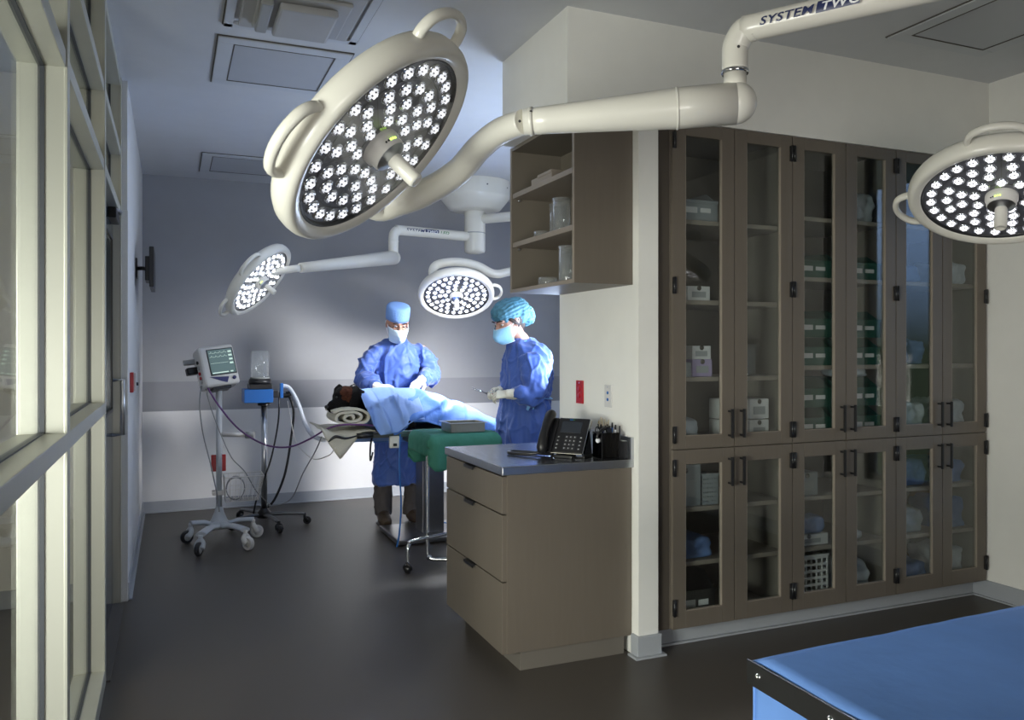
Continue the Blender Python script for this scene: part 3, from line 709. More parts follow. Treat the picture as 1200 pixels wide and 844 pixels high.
part('slab', MB().box((BX - .03, BY0 - .018, .870), (1.979, BY1 + .01, .9075), 'steel', .004).box((BX - .026, BY0 - .014, .9072), (1.979, BY1 + .006, .9082), 'counter'), c)
part('backsplash', MB().box((1.962, BY0 - .018, .9085), (1.979, BY1 + .01, 1.01), 'steel', .002), c)

# outlets on the column's side wall
def outlet(y0, y1, z0, z1, m, mi, label, name):
    sr = .5 if mi == 'blue' else 1
    t = thing(name, label, 'outlet', (1.98, (y0 + y1) / 2, (z0 + z1) / 2))
    part('cover_plate', MB().box((1.972, y0, z0), (1.9795, y1, z1), m, .002), t)
    ym = (y0 + y1) / 2; h = z1 - z0
    for k in (.34, .64):
        part('socket', MB().lathe([(0, 0), (.015 * sr, 0), (.017 * sr, .003), (0, .003)], mi, (1.9695, ym, z0 + h * k), (1, 0, 0), 14), t)
    part('screw', MB().lathe([(0, 0), (.004, 0), (.004, .002), (0, .002)], 'chrome', (1.971, ym, z0 + h * .9), (1, 0, 0), 8), t)
p = at(680, 461, 3.8)
outlet(3.735, 3.81, 1.135, 1.255, 'red', 'red', 'red emergency power outlet on the white wall behind the phone', 'power_outlet')
outlet(3.44, 3.505, 1.135, 1.245, 'boxw', 'blue', 'white wall outlet with two blue sockets on the wall behind the phone', 'data_outlet')

# ------------------------------------------------------------------ surgical lights
def lamp_frame(n, handle_dir):
    z = Vector(n).normalized(); x = Vector(handle_dir); x = (x - z * x.dot(z)).normalized(); y = z.cross(x)
    return Matrix((x, y, z)).transposed()
RIM = .319
def led_mesh(m):
    mb = MB()
    mb.lathe([(.0215, -.001), (.0205, .004), (.013, .0025)], 'refl', seg=18)
    mb.lathe([(.0145, .003), (.014, .007), (.010, .011), (.004, .0135), (0, .014)], m, seg=18)
    for k in range(9):
        a = k * 2 * PI / 9; mb.sweep([(math.cos(a) * .015, math.sin(a) * .015, .003), (math.cos(a) * .019, math.sin(a) * .019, .006)], .0022, 'refl', seg=5, spline=False)
    mb.lathe([(.0165, .002), (.0195, .003), (.0205, .006), (.0195, .0065)], 'jar', seg=18)
    for k in range(6):
        a = k * PI / 3; mb.box((math.cos(a) * .011 - .002, math.sin(a) * .011 - .002, .009), (math.cos(a) * .011 + .002, math.sin(a) * .011 + .002, .0125), 'refl')
    o = mb.build('led_lens'); return o
led_src = {}
def surgical_light(center, n, hdirs, label, led, arm, cat='surgical light'):
    C = Vector(center); t = thing('surgical_light', label, cat, C, 'surgical light heads on arms')
    R = lamp_frame(n, hdirs[0]); R4 = R.to_4x4()
    def fin(mb, name, par=None):
        for v in mb.bm.verts: v.co = R @ v.co
        return mb.build(name, par or t)
    m = MB(); m.lathe([(.268, -.012), (.272, .000), (.279, .004), (.292, .010), (.302, .010), (.311, .004), (.317, -.008), (RIM, -.025), (.317, -.045), (.308, -.062), (.285, -.076), (.24, -.085), (.15, -.100), (.10, -.112), (0, -.114)], 'lampw', seg=72)
    fin(m, 'housing')
    m = MB(); m.lathe([(0, -.010), (.262, -.010)], 'lampface', seg=64); m.lathe([(.262, -.010), (.264, -.004), (.273, -.001), (.273, -.012)], 'lampdark', seg=64)
    for k in range(6):
        a = k * PI / 3 + .26; d = Vector((math.cos(a), math.sin(a), 0)); q = Vector((-d.y, d.x, 0)) * .0015
        m.poly([d * .06 - q + Vector((0, 0, -.009)), d * .258 - q + Vector((0, 0, -.009)), d * .258 + q + Vector((0, 0, -.009)), d * .06 + q + Vector((0, 0, -.009))], 'steeld')
    for r in (.075, .21): m.lathe([(r, -.0095), (r, -.008), (r + .003, -.008), (r + .003, -.0095)], 'steeld', seg=48)
    face = fin(m, 'lamp_face')
    pts = [(.236, 26, 0)]
    leds = [(.236, 2 * PI * k / 26) for k in range(26)]
    for s in range(6):
        c0 = s * PI / 3 + .26 + PI / 6
        for r, cnt, sp in ((.181, 3, .335), (.134, 2, .47)):
            for k in range(cnt): leds.append((r, c0 + (k - (cnt - 1) / 2) * sp))
    leds += [(.089, .26 + 2 * PI * k / 9) for k in range(9)]
    if led not in led_src: led_src[led] = led_mesh(led); first = True
    else: first = False
    for i, (r, a) in enumerate(leds):
        o = led_src[led] if (first and i == 0) else led_src[led].copy()
        if not (first and i == 0): COL.objects.link(o)
        o.parent = t; o.matrix_local = Matrix.Translation(R @ Vector((r * math.cos(a), r * math.sin(a), -.010))) @ R4
    fin(MB().lathe([(0, .0005), (.266, .0005)], 'clear', seg=64), 'cover_glass')
    m = MB(); m.lathe([(.055, -.01), (.055, .006), (.050, .010), (.050, .026), (.047, .032), (.046, .034)], 'plasticw', seg=36); m.lathe([(.046, .034), (.022, .046), (0, .046)], 'steel', seg=36)
    hub = fin(m, 'control_hub')
    m = MB().lathe([(.019, .040), (.021, .05), (.021, .125), (.018, .131), (.014, .131), (.013, .126), (0, .126)], 'lampw', seg=24); fin(m, 'grip', t)
    iv = R.inverted() @ (Vector(hdirs[0]) * .4 + Vector(hdirs[1]) if len(hdirs) > 1 else Vector((0, 0, 1))); ia = math.atan2(iv.y, iv.x)
    m = MB()
    for k in range(5):
        a = ia - .3 + k * .16; d = Vector((math.cos(a), math.sin(a), 0)) * .0505 + Vector((0, 0, .019)); m.ell(d, (.003, .003, .003), 'greenled' if k < 3 else 'lampdark', seg=8, rings=6)
    fin(m, 'indicator', hub)
    # loop handles on the rim
    Ri = R.inverted()
    for hd in hdirs:
        v = Ri @ Vector(hd); a0 = math.atan2(v.y, v.x); P = []
        for k, (da, rr) in enumerate(((-.30, .295), (-.29, .328), (-.22, .358), (-.11, .373), (0, .377), (.11, .373), (.22, .358), (.29, .328), (.30, .295))):
            P.append((rr * math.cos(a0 + da), rr * math.sin(a0 + da), -.035))
        fin(MB().sweep(P, .0115, 'lampw', seg=12, n=4, ref=(0, 0, 1), flat=1.3), 'handle')
    bc = C - Vector(n).normalized() * .105
    arm(t, C, bc)
    sd = bpy.data.lights.new('lamp_light', 'SPOT'); so = bpy.data.objects.new('lamp_light', sd); COL.objects.link(so); so.parent = t
    so.matrix_local = Matrix.Translation(R @ Vector((0, 0, .14))) @ R4 @ Matrix.Rotation(PI, 4, 'X')
    sd.color = (.93, .96, 1); sd.spot_size = math.radians(110); sd.spot_blend = .8; sd.shadow_soft_size = .14
    return t, sd
def tube_part(name, t, P, R, m='lampw', seg=20, **k):
    return MB().sweep(P, R, m, seg=seg, **k).build(name, t, t.location)
def ring(t, c, ax, r, w=.006, m='lampw', name='collar'):
    return MB().lathe([(r - .004, -w), (r + .002, -w), (r + .003, 0), (r + .002, w), (r - .004, w)], m, c, ax, seg=28, closed=True).build(name, t, t.location)
def screwhead(t, c, ax, name='screw'):
    return MB().lathe([(0, .0025), (.0035, .002), (.004, 0), (0, -.001)], 'lampdark', c, ax, seg=10).build(name, t, t.location)

def arm1(t, C, bc):
    P = [bc, bc + Vector((.0, .14, .0)), atd(436, 238, 2.54), atd(470, 236, 2.56), atd(503, 223, 2.53), atd(537, 201, 2.44), atd(561, 174, 2.34), atd(586, 154, 2.25), atd(614, 143, 2.18)]
    tube_part('yoke', t, P, [.05, .05, .046, .044, .042, .040, .038, .036, .034], n=8)
    a, b = atd(614, 143, 2.18), atd(862, 121, 2.1)
    d = (b - a).normalized()
    tube_part('spring_arm', t, [a, a.lerp(b, .12), a.lerp(b, .5), a.lerp(b, .72), b], [.0345, .037, .0465, .053, .054], seg=28, spline=False)
    e = MB(); e.ell(b, (.0537, .0537, .0537), 'lampw', seg=28, rings=16); e.build('arm_end_cap', t, t.location)
    ring(t, a + d * .02, d, .0355); ring(t, a.lerp(b, .73), d, .0525, .003)
    for x, y in ((609, 142), (622, 131)): screwhead(t, atd(x, y, 2.145), -Vector((SN, CS, 0)))
    top = Vector((b.x, b.y, 2.235)); A = atz(882, 38, 2.24); B = atz(1090, -11, 2.24); H = A + (B - A) * 2.2
    h = (B - A).normalized(); s0 = Vector((b.x - .002, b.y, b.z + .03))
    tube_part('arm_joint', t, [s0, s0 + Vector((0, 0, .045))], [.029, .029], spline=False)
    ring(t, s0 + Vector((0, 0, .05)), (0, 0, 1), .032, .005, 'chrome')
    E0 = Vector((s0.x, s0.y, s0.z + .055)); E1 = Vector((s0.x, s0.y, 2.19))
    ctr = [E0, E1, E1 + Vector((0, 0, .022)) + h * .006, Vector((s0.x, s0.y, 2.236)) + h * .024, Vector((s0.x, s0.y, 2.24)) + h * .055, Vector((s0.x, s0.y, 2.24)) + h * .10, H]
    tube_part('horizontal_arm', t, ctr, [.033, .033, .034, .034, .034, .033, .033], n=6, seg=28)
    screwhead(t, E1 + Vector((-SN, -CS, 0)) * .033, -Vector((SN, CS, 0)))
    # lettering along the arm, on the side towards the doorway
    side = Vector((h.y, -h.x, 0)); side = side if side.dot(-Vector((SN, CS, 0))) > 0 else -side
    side = (side + Vector((0, 0, .0))).normalized(); up = Vector((0, 0, 1))
    ax0 = Vector((s0.x, s0.y, 2.239))
    base = ax0 + h * .075
    o, w = text_on('SYSTEM', .029, base, h, up, side, 'navy', t, t.location, sx=1.25, shear=.25, cyl=.0352, name='lettering')
    st = w + .006; m = MB(); G = []
    for i in range(6):
        G.append([base + h * (st + .10 * i / 5 + math.sin(k / 8 * 1.0 - .5) * .006) + up * math.sin((k / 8 - .5) * .8) * .0351 + side * math.cos((k / 8 - .5) * .8) * .0351 for k in range(9)])
    m.sheet(G, 'navy'); m.build('logo_plate', t, t.location)
    text_on('TWO', .028, base + h * (st + .008), h, up, side, 'lettering_white', t, t.location, sx=1.3, shear=.25, cyl=.0360, name='lettering')
    text_on('LED', .028, base + h * (st + .112), h, up, side, 'green_letter', t, t.location, sx=1.3, shear=.25, cyl=.0352, name='lettering')
    hubbase(t, H, 2.24)
def hubbase(t, H, z):
    pass
L1C, L1N = (0.503, 2.061, 1.938), (0.603, -.397, -.692)
l1, s1 = surgical_light(L1C, L1N, [(-.307, -.286, -.103), (.13, -.215, .237)], 'large tilted surgical light head in the foreground, on a lettered white arm', 'ledA', arm1)
l1.location = L1C
HUB1 = Vector((1.392, 1.694, 0)) + Vector((.213, -.355, 0)) * 2.2
c = thing('lamp_ceiling_mount', 'white ceiling mount post carrying the foreground surgical lights', 'lamp mount', (HUB1.x, HUB1.y, 2.17))
part('post', MB().lathe([(0, 2.17), (.085, 2.175), (.092, 2.20), (.092, 2.62), (.07, 2.66), (.07, CZ - .12)], 'lampw', (HUB1.x, HUB1.y, 0), seg=32), c)
part('canopy', MB().lathe([(.07, CZ - .13), (.24, CZ - .12), (.30, CZ - .06), (.31, CZ - .001)], 'lampw', (HUB1.x, HUB1.y, 0), seg=40), c)

def arm4(t, C, bc):
    k1 = Vector((3.30, 1.70, 2.30))
    tube_part('yoke', t, [bc, bc + Vector((.12, -.02, .07)), Vector((3.22, 1.95, 2.16)), k1], [.05, .036, .034, .034], n=8)
    k2 = Vector((2.75, .98, 2.36))
    tube_part('spring_arm', t, [k1, k2], [.036, .054], spline=False, seg=28)
    tube_part('horizontal_arm', t, [k2, k2 + Vector((0, 0, .08)), k2 + Vector((-.06, 0, .12)), Vector((HUB1.x, HUB1.y, k2.z + .12))], [.033, .033, .033, .033], n=6)
l4, s4 = surgical_light((2.861, 2.078, 1.981), (-.371, -.233, -.899), [(-.124, .317, -.031), (-.252, -.232, .164)], 'surgical light head cut by the right picture edge, in front of tall cabinets', 'ledA2', arm4) if False else (None, None)
M['ledA2'] = mat('led_lit_medium', (.9, .9, .95), .2, emis=(.98, .96, 1), estr=2.2)
facet(M['ledA2'], .3, 2.6)
l4, s4 = surgical_light((2.861, 2.078, 1.981), (-.371, -.233, -.899), [(-.124, .317, -.031), (-.30, -.20, .164)], 'surgical light head at the right picture edge, in front of the tall cabinets', 'ledA2', arm4)

HUB = Vector((2.55, 6.92, 0))
def arm2(t, C, bc):
    a = atd(352, 314, 6.15); b = atd(461, 302, 6.9)
    tube_part('yoke', t, [bc, bc + Vector((.05, .06, .0)), a], [.05, .03, .027], n=6)
    tube_part('spring_arm', t, [a, a.lerp(b, .5), b], [.038, .05, .062], spline=False, seg=24)
    MB().ell(b, (.0617, .0617, .0617), 'lampw', seg=24, rings=14).build('arm_end_cap', t, t.location)
    z = 2.44; e = Vector((b.x, b.y, 0)); h = (Vector((HUB.x, HUB.y, 0)) - e).normalized()
    tube_part('horizontal_arm', t, [e + Vector((0, 0, b.z + .03)), e + Vector((0, 0, z - .07)), e + Vector((0, 0, z - .03)) + h * .01, e + Vector((0, 0, z - .004)) + h * .04, e + Vector((0, 0, z)) + h * .09, Vector((HUB.x, HUB.y, z))], .043, n=6, seg=24)
    ring(t, e + Vector((0, 0, z - .10)), (0, 0, 1), .044, .004)
    side = Vector((h.y, -h.x, 0)); up = Vector((0, 0, 1)); base = e + Vector((0, 0, z + .006)) + h * .10
    o, w = text_on('SYSTEM', .042, base, h, up, side, 'navy', t, t.location, sx=1.15, shear=.25, cyl=.0438)
    m = MB(); G = [[base + h * (w + .008 + .135 * i / 5) + up * math.sin((k / 8 - .5) * .9) * .0437 + side * math.cos((k / 8 - .5) * .9) * .0437 for k in range(9)] for i in range(6)]
    m.sheet(G, 'navy'); m.build('logo_plate', t, t.location)
    text_on('TWO', .036, base + h * (w + .018), h, up, side, 'lettering_white', t, t.location, sx=1.2, shear=.25, cyl=.0442)
    text_on('LED', .040, base + h * (w + .155), h, up, side, 'green_letter', t, t.location, sx=1.2, shear=.25, cyl=.0438)
l2, s2 = surgical_light((.617, 6.23, 1.916), (.699, -.357, -.619), [(-.244, -.079, -.23), (-.10, -.40, .10)], 'small tilted surgical light head at the far left, above the vital signs monitor', 'ledB', arm2)
def arm3(t, C, bc):
    P = [bc, bc + Vector((-.12, .03, .06)), atd(507, 322, 6.68), atd(511, 311, 6.72), atd(533, 307, 6.78), atd(558, 311, 6.82), atd(579, 321, 6.86), atd(600, 318, 6.9), atd(640, 312, 7.0)]
    tube_part('yoke', t, P, [.05, .036, .034, .036, .036, .036, .036, .036, .037], n=6)
    b = atd(668, 306, 7.05); z = 2.60
    tube_part('spring_arm', t, [P[-1], b], [.038, .058], spline=False)
    tube_part('horizontal_arm', t, [b, Vector((b.x, b.y, z - .08)), Vector((b.x - .06, b.y, z)), Vector((HUB.x, HUB.y, z))], .043, n=6, seg=24)
l3, s3 = surgical_light((2.188, 6.383, 1.859), (-.151, -.53, -.835), [(.338, -.116, .013)], 'small surgical light head over the operating table, between the two gowned people', 'ledB', arm3)
for sd, pw in ((s1, 20), (s4, 120), (s2, 75), (s3, 140)): sd.energy = pw
for sd, an in ((s2, 42), (s3, 46), (s1, 70), (s4, 62)): sd.spot_size = math.radians(an)
c = thing('lamp_ceiling_mount', 'white flared ceiling mount with hanging post at the back of the theatre', 'lamp mount', (HUB.x, HUB.y, 2.283))
part('canopy', MB().lathe([(.09, CZ - .265), (.20, CZ - .26), (.232, CZ - .25), (.315, CZ - .15), (.318, CZ - .13), (.318, CZ - .001)], 'lampw', HUB, seg=48), c)
part('post', MB().lathe([(0, 2.283), (.05, 2.288), (.088, 2.30), (.095, 2.32), (.095, CZ - .26)], 'lampw', HUB, seg=36), c)
part('post_collar', MB().lathe([(.094, 2.47), (.097, 2.473), (.097, 2.477), (.094, 2.48)], 'plasticg', HUB, seg=36), c)
for k in range(3):
    a = -PI / 2 + (k - 1) * .8; part('screw', MB().lathe([(0, .004), (.006, .003), (.007, 0)], 'lampdark', (HUB.x + .318 * math.cos(a), HUB.y + .318 * math.sin(a), CZ - .07), (math.cos(a), math.sin(a), 0), 10), c)

# ------------------------------------------------------------------ left wall fittings
t = thing('wall_screen', 'small black flat screen on a wall arm, seen edge-on on the left wall', 'screen', (-.16, 6.35, 1.98))
part('screen_case', MB().box((-.135, 6.02, 1.845), (-.105, 6.62, 2.12), 'black', .006), t)
part('back_box', MB().box((-.165, 6.18, 1.90), (-.135, 6.46, 2.07), 'black', .006), t)
part('wall_arm', MB().sweep([(-.222, 6.30, 1.99), (-.18, 6.27, 1.99), (-.16, 6.32, 1.99)], .014, 'black', seg=10).box((-.2248, 6.24, 1.92), (-.217, 6.36, 2.06), 'black', .003), t)
t = thing('alarm_switch', 'red and white alarm switch box on the left wall', 'switch', (-.2, 5.42, 1.2))
part('red_plate', MB().box((-.2245, 5.33, 1.16), (-.205, 5.41, 1.28), 'red', .004), t)
part('white_case', MB().box((-.2245, 5.43, 1.165), (-.195, 5.54, 1.275), 'boxw', .004), t)
part('switch_knob', MB().lathe([(0, 0), (.01, 0), (.01, .012), (0, .012)], 'black', (-.195, 5.50, 1.205), (1, 0, 0), 12), t)

# ------------------------------------------------------------------ wheels and stands of the far room
def caster(t, p, r=.045, mw='plasticg', mh='standw', yaw=0.0, w=.022):
    d = Vector((math.cos(yaw), math.sin(yaw), 0)); ax = Vector((-d.y, d.x, 0))
    c = MB(); c.lathe([(0, -w / 2), (r * .55, -w / 2), (r * .6, -w * .35), (r * .62, w * .35), (r * .55, w / 2), (0, w / 2)], mh, Vector(p) + Vector((0, 0, r)), ax, seg=20)
    c.lathe([(r * .6, -w / 2), (r * .92, -w / 2), (r, -w * .3), (r, w * .3), (r * .92, w / 2), (r * .6, w / 2)], mw, Vector(p) + Vector((0, 0, r)), ax, seg=24, closed=True)
    o = part('caster', c, t)
    h = MB(); q = Vector(p)
    for s in (-1, 1):
        h.sweep([q + ax * s * (w / 2 + .003) + Vector((0, 0, r)), q + ax * s * (w / 2 + .003) + Vector((0, 0, r * 1.7)) - d * r * .5, q - d * r * .6 + Vector((0, 0, r * 2.25))], [r * .45, r * .42, r * .35], mh, seg=10, n=3)
    h.sweep([q - d * r * .6 + Vector((0, 0, r * 2.0)), q - d * r * .6 + Vector((0, 0, r * 2.9))], r * .32, mh, seg=10, spline=False)
    subpart('caster_hood', h, o, t)
    return q - d * r * .6 + Vector((0, 0, r * 2.7))

# vital signs monitor stand
SB = Vector((.335, 6.45, 0))
def floorpx(x, y, r=0): return atz(x, y, r)
t = thing('monitor_stand', 'pale grey rolling pole stand with wire basket, carrying the vital signs monitor', 'stand', SB)
wh = [atz(219, 637, .0), atz(233, 652, .0), atz(291, 645, .0), atz(301, 630, .0)]
legs = []
for i, q in enumerate(wh):
    yaw = (-2.6, -2.0, -.9, .3)[i]; top = caster(t, (q.x, q.y, 0), .048, 'black' if i < 2 else 'plasticw', 'standw' if i < 2 else 'plasticw', yaw, .03)
    v = (top - SB); v.z = 0; mid = SB + v * .55 + Vector((0, 0, .135))
    part('leg', MB().sweep([SB + Vector((0, 0, .12)), SB + v * .3 + Vector((0, 0, .115)), mid, top + Vector((0, 0, .012))], [.05, .042, .036, .034], 'standw', seg=14, n=5, flat=.5, ref=(0, 0, 1)), t)
part('base_hub', MB().lathe([(0, .075), (.075, .08), (.08, .11), (.055, .15), (.034, .20), (.026, .24)], 'standw', SB, seg=28), t)
part('pole', MB().sweep([SB + Vector((0, 0, .12)), SB + Vector((0, 0, 1.12))], .021, 'standw', seg=24, spline=False), t)
m = MB().sweep([SB + Vector((.01, 0, .78)), SB + Vector((.20, -.07, .775))], .017, 'plasticw', seg=14, spline=False); hb = part('push_handle', m, t)
subpart('handle_grip', MB().sweep([SB + Vector((.185, -.065, .775)), SB + Vector((.245, -.087, .775))], .026, 'plasticg', seg=16, spline=False), hb, t)
part('red_clamp', MB().box((SB.x - .055, SB.y + .024, .50), (SB.x + .05, SB.y + .05, .625), 'red', .006), t, 'red clamp block')
part('basket_clamp', MB().box((SB.x - .05, SB.y - .04, .33), (SB.x + .05, SB.y + .04, .36), 'plasticw', .006), t)
# wire basket
m = MB(); bx0, bx1, by0, by1, bz0, bz1 = SB.x + .03, SB.x + .31, SB.y - .15, SB.y + .07, .29, .475
def bp(u, v, w):   # tapered basket
    sh = .035 * (1 - w); return Vector((bx0 + sh * .3 + (bx1 - bx0 - sh * 1.4) * u, by0 + sh + (by1 - by0 - 2 * sh) * v, bz0 + (bz1 - bz0) * w))
def wire(P, r=.0024): m.sweep(P, r, 'plasticw', seg=6, spline=False, cap=False)
for w in (0, .5, 1): wire([bp(0, 0, w), bp(1, 0, w), bp(1, 1, w), bp(0, 1, w), bp(0, 0, w)], .004 if w == 1 else .0024)
for k in range(8):
    u = k / 7; wire([bp(u, 0, 1), bp(u, 0, 0), bp(u, 1, 0), bp(u, 1, 1)])
for k in range(6):
    v = k / 5; wire([bp(0, v, 1), bp(0, v, 0), bp(1, v, 0), bp(1, v, 1)])
part('wire_basket', m, t)
coil = MB(); cc = bp(.3, .3, .5)
for k in range(3):
    coil.sweep([cc + Vector((.065 * math.cos(a * PI / 8), .01 * k - .01, (.08 + .004 * k) * math.sin(a * PI / 8))) for a in range(17)], .004, 'plasticg', seg=8, n=2, cap=False)
single('coiled_cable', coil, 'grey cable coiled in the wire basket of the monitor stand', 'cable', tuple(cc))

# the monitor
MC = at(253, 431, 6.45)
t = thing('vital_signs_monitor', 'off-white patient monitor with dim trace screen, tilted on the pole stand', 'monitor', (MC.x, MC.y, MC.z - .15), rz=0)
R = Matrix.Rotation(math.radians(14), 3, 'Z') @ Matrix.Rotation(math.radians(-16), 3, 'X') @ Matrix.Rotation(math.radians(-7), 3, 'Y')
def mm(mb, name, par, label=None):
    for v in mb.bm.verts: v.co = R @ v.co + MC
    o = mb.build(name, par, t.location)
    if label: o['label'] = label
    return o
mm(MB().box((-.125, -.075, -.155), (.135, .09, .155), 'plasticw', .03, seg=4), 'monitor_case', t)
sc = mm(MB().box((-.072, -.079, -.075), (.122, -.073, .125), 'black', .003), 'screen_bezel', t)
s_ = mm(MB().box((-.064, -.0805, -.067), (.114, -.078, .117), 'screen'), 'screen', sc)
m = MB()
for k, zz in enumerate((.092, .062, .015)):
    P = [Vector((-.058 + .13 * i / 40, -.0812, zz + (.012 * math.exp(-((i % 10 - 5) ** 2) / 1.2) if k < 2 else 0.0))) for i in range(41)]
    m.sweep(P, .0011, 'trace', seg=4, spline=False)
m.box((-.058, -.0815, -.062), (.06, -.080, -.054), 'trace'); m.box((.075, -.0815, -.062), (.095, -.080, -.052), 'trace')
for zz in (.088, .06, .03, 0.0): m.box((.082, -.0815, zz), (.108, -.080, zz + .014), 'trace')
mm(m, 'screen_trace', s_)
mm(MB().poly([(-.085, -.0765, -.082), (.055, -.0765, -.095), (.035, -.0765, -.138), (-.0, -.0765, -.125)], 'navyp', ext=(0, -.003, 0)), 'logo_panel', t, 'dark navy wedge panel')
mm(MB().lathe([(.013, 0), (.013, -.012), (0, -.013)], 'navyp', (.092, -.075, -.108), (0, 1, 0), 14), 'knob', t)
mm(MB().box((-.02, -.02, .150), (.03, .01, .162), 'blue', .004), 'alarm_lamp', t, 'small bright blue lamp on the top edge')
for k, (zz, c_) in enumerate(((.05, 'black'), (.005, 'plasticg'), (-.035, 'red'), (-.068, 'red'), (-.1, 'boxw'))):
    mm(MB().lathe([(.012, 0), (.014, -.010), (.008, -.014), (0, -.014)], c_, (-.124, -.012 - .0 * k, zz), (1, 0, 0), 14), 'port', t)
mm(MB().box((-.20, .03, -.02), (-.115, .085, .035), 'blackm', .01).box((-.205, .05, .06), (-.115, .085, .10), 'plasticg', .01), 'rear_clamp', t, 'dark clamp block')
mm(MB().box((-.07, -.05, -.175), (.07, .06, -.153), 'black', .006), 'mount_plate', t)

# ventilator canister stand
AB = Vector((.695, 6.80, 0)); AX = AB
t = thing('canister_stand', 'five-legged chrome pole stand with blue tray, black legs and small wheels', 'stand', AB)
part('pole', MB().sweep([AX + Vector((0, 0, .08)), AX + Vector((0, 0, 1.0))], .0245, 'steel', seg=24, spline=False), t)
part('base_hub', MB().lathe([(0, .06), (.055, .065), (.06, .10), (.035, .125), (.027, .14)], 'blackm', AB, seg=24), t)
for q in (atz(331, 627, 0), atz(360, 614, 0), atz(270, 606, 0), atz(272, 622, 0), atz(312, 598, 0)):
    d = (Vector((q.x, q.y, 0)) - AB); L_ = d.length
    if L_ > .36: q = AB + d * (.36 / L_)
    yaw = math.atan2(d.y, d.x)
    top = caster(t, (q.x, q.y, 0), .032, 'black', 'blackm', yaw, .03)
    part('leg', MB().sweep([AB + Vector((0, 0, .085)), AB.lerp(Vector((top.x, top.y, 0)), .5) + Vector((0, 0, .092)), Vector((top.x, top.y, .083))], [.028, .022, .016], 'steeld', seg=10, n=3, flat=.6, ref=(0, 0, 1)), t)
TZ = at(303, 471, 6.8).z; xa = at(286, 471, 6.68).x; xb = at(320, 471, 6.68).x
part('tray', MB().box((xa, 6.66, TZ), (xb, 6.90, TZ + .105), 'blue', .004), t, 'bright blue box tray')
part('under_plate', MB().lathe([(.05, TZ - .03), (.05, TZ - .001), (0, TZ - .001)], 'black', AX, seg=20).lathe([(0, TZ - .03), (.05, TZ - .03)], 'black', AX, seg=20), t)
kx = (xa + xb) / 2 + .02
part('canister_base', MB().box((xa + .04, 6.69, TZ + .1055), (xb - .005, 6.88, TZ + .145), 'black', .006).lathe([(0, TZ + .145), (.085, TZ + .145), (.09, TZ + .16), (.085, TZ + .185), (0, TZ + .185)], 'black', (kx, 6.78, 0), seg=28), t)
part('valve_block', MB().box((xb + .001, 6.72, TZ + .035), (xb + .05, 6.80, TZ + .09), 'black', .008).sweep([(xb + .04, 6.76, TZ + .06), (xb + .12, 6.74, TZ + .05), (xb + .15, 6.74, TZ + .085)], .02, 'black', seg=12).box((xb + .06, 6.72, TZ + .03), (xb + .085, 6.76, TZ + .15), 'blue', .004), t)
t = thing('absorber_canister', 'clear open cylinder standing on the blue tray of the chrome stand', 'canister', (kx, 6.78, TZ + .186))
part('cylinder_wall', MB().lathe([(.068, 0), (.071, 0), (.071, .225), (.066, .225), (.066, .005)], 'jar', (kx, 6.78, TZ + .186), seg=32, closed=True), t)
part('base_ring', MB().lathe([(.069, 0), (.076, 0), (.076, .014), (.0715, .014)], 'plasticg', (kx, 6.78, TZ + .186), seg=32), t)

# cables and hoses
def cable(pts, r, m, label, name='cable', cat='cable', n=8):
    mb = MB().sweep(pts, r, m, seg=8, n=n); return single(name, mb, label, cat, tuple(Vector(pts[0])))
V = at
cable([V(242, 452, 6.35), V(256, 475, 6.3), V(280, 503, 6.2), V(310, 521, 6.1), V(338, 524, 6.0), V(362, 515, 5.85), V(383, 503, 5.70), V(401, 498, 5.60), V(424, 498, 5.60), V(440, 499, 5.62)], .0065, 'purple', 'purple cable drooping from the monitor across to the operating table')
cable([V(236, 452, 6.4), V(234, 475, 6.37), V(238, 508, 6.35), V(247, 545, 6.33), V(254, 578, 6.36), V(257, 600, 6.38)], .005, 'plasticg', 'grey cable hanging down left side of the monitor stand')
cable([V(240, 452, 6.38), V(248, 480, 6.33), V(260, 512, 6.3), V(272, 537, 6.28), V(287, 553, 6.3), V(300, 575, 6.4), V(312, 588, 6.5), V(317, 592, 6.6)], .004, 'plasticg', 'thin grey lead crossing behind the basket towards the second stand')
cable([V(327, 463, 6.74), V(326, 495, 6.7), V(317, 540, 6.68), V(303, 577, 6.68), V(297, 602, 6.7)], .007, 'black', 'thin black cable hanging in front of the chrome pole')
cable([V(336, 459, 6.74), V(344, 480, 6.7), V(341, 515, 6.68), V(334, 555, 6.68), V(323, 583, 6.7), V(314, 595, 6.72)], .010, 'black', 'thick dark hose looping right of the chrome pole', 'hose', 'hose')
cable([V(328, 452, 6.76), V(339, 455, 6.74), V(349, 472, 6.6), V(357, 495, 6.4), V(366, 510, 6.1), V(380, 516, 5.72)], .017, 'hose', 'clear corrugated breathing hose from the blue tray towards the table', 'breathing_hose', 'hose')
cable([V(377, 512, 5.62), V(369, 530, 5.9), V(355, 555, 6.2), V(343, 582, 6.5), V(330, 591, 6.6), V(315, 593, 6.62)], .0045, 'plasticg', 'thin grey lead curving from the table head down to the floor stand')
cable([V(337, 470, 6.7), V(345, 512, 6.5), V(353, 527, 6.3), V(368, 538, 6.0), V(385, 534, 5.7), V(393, 525, 5.6)], .0035, 'plasticw', 'pale thin tube sagging below the beige towel corner')

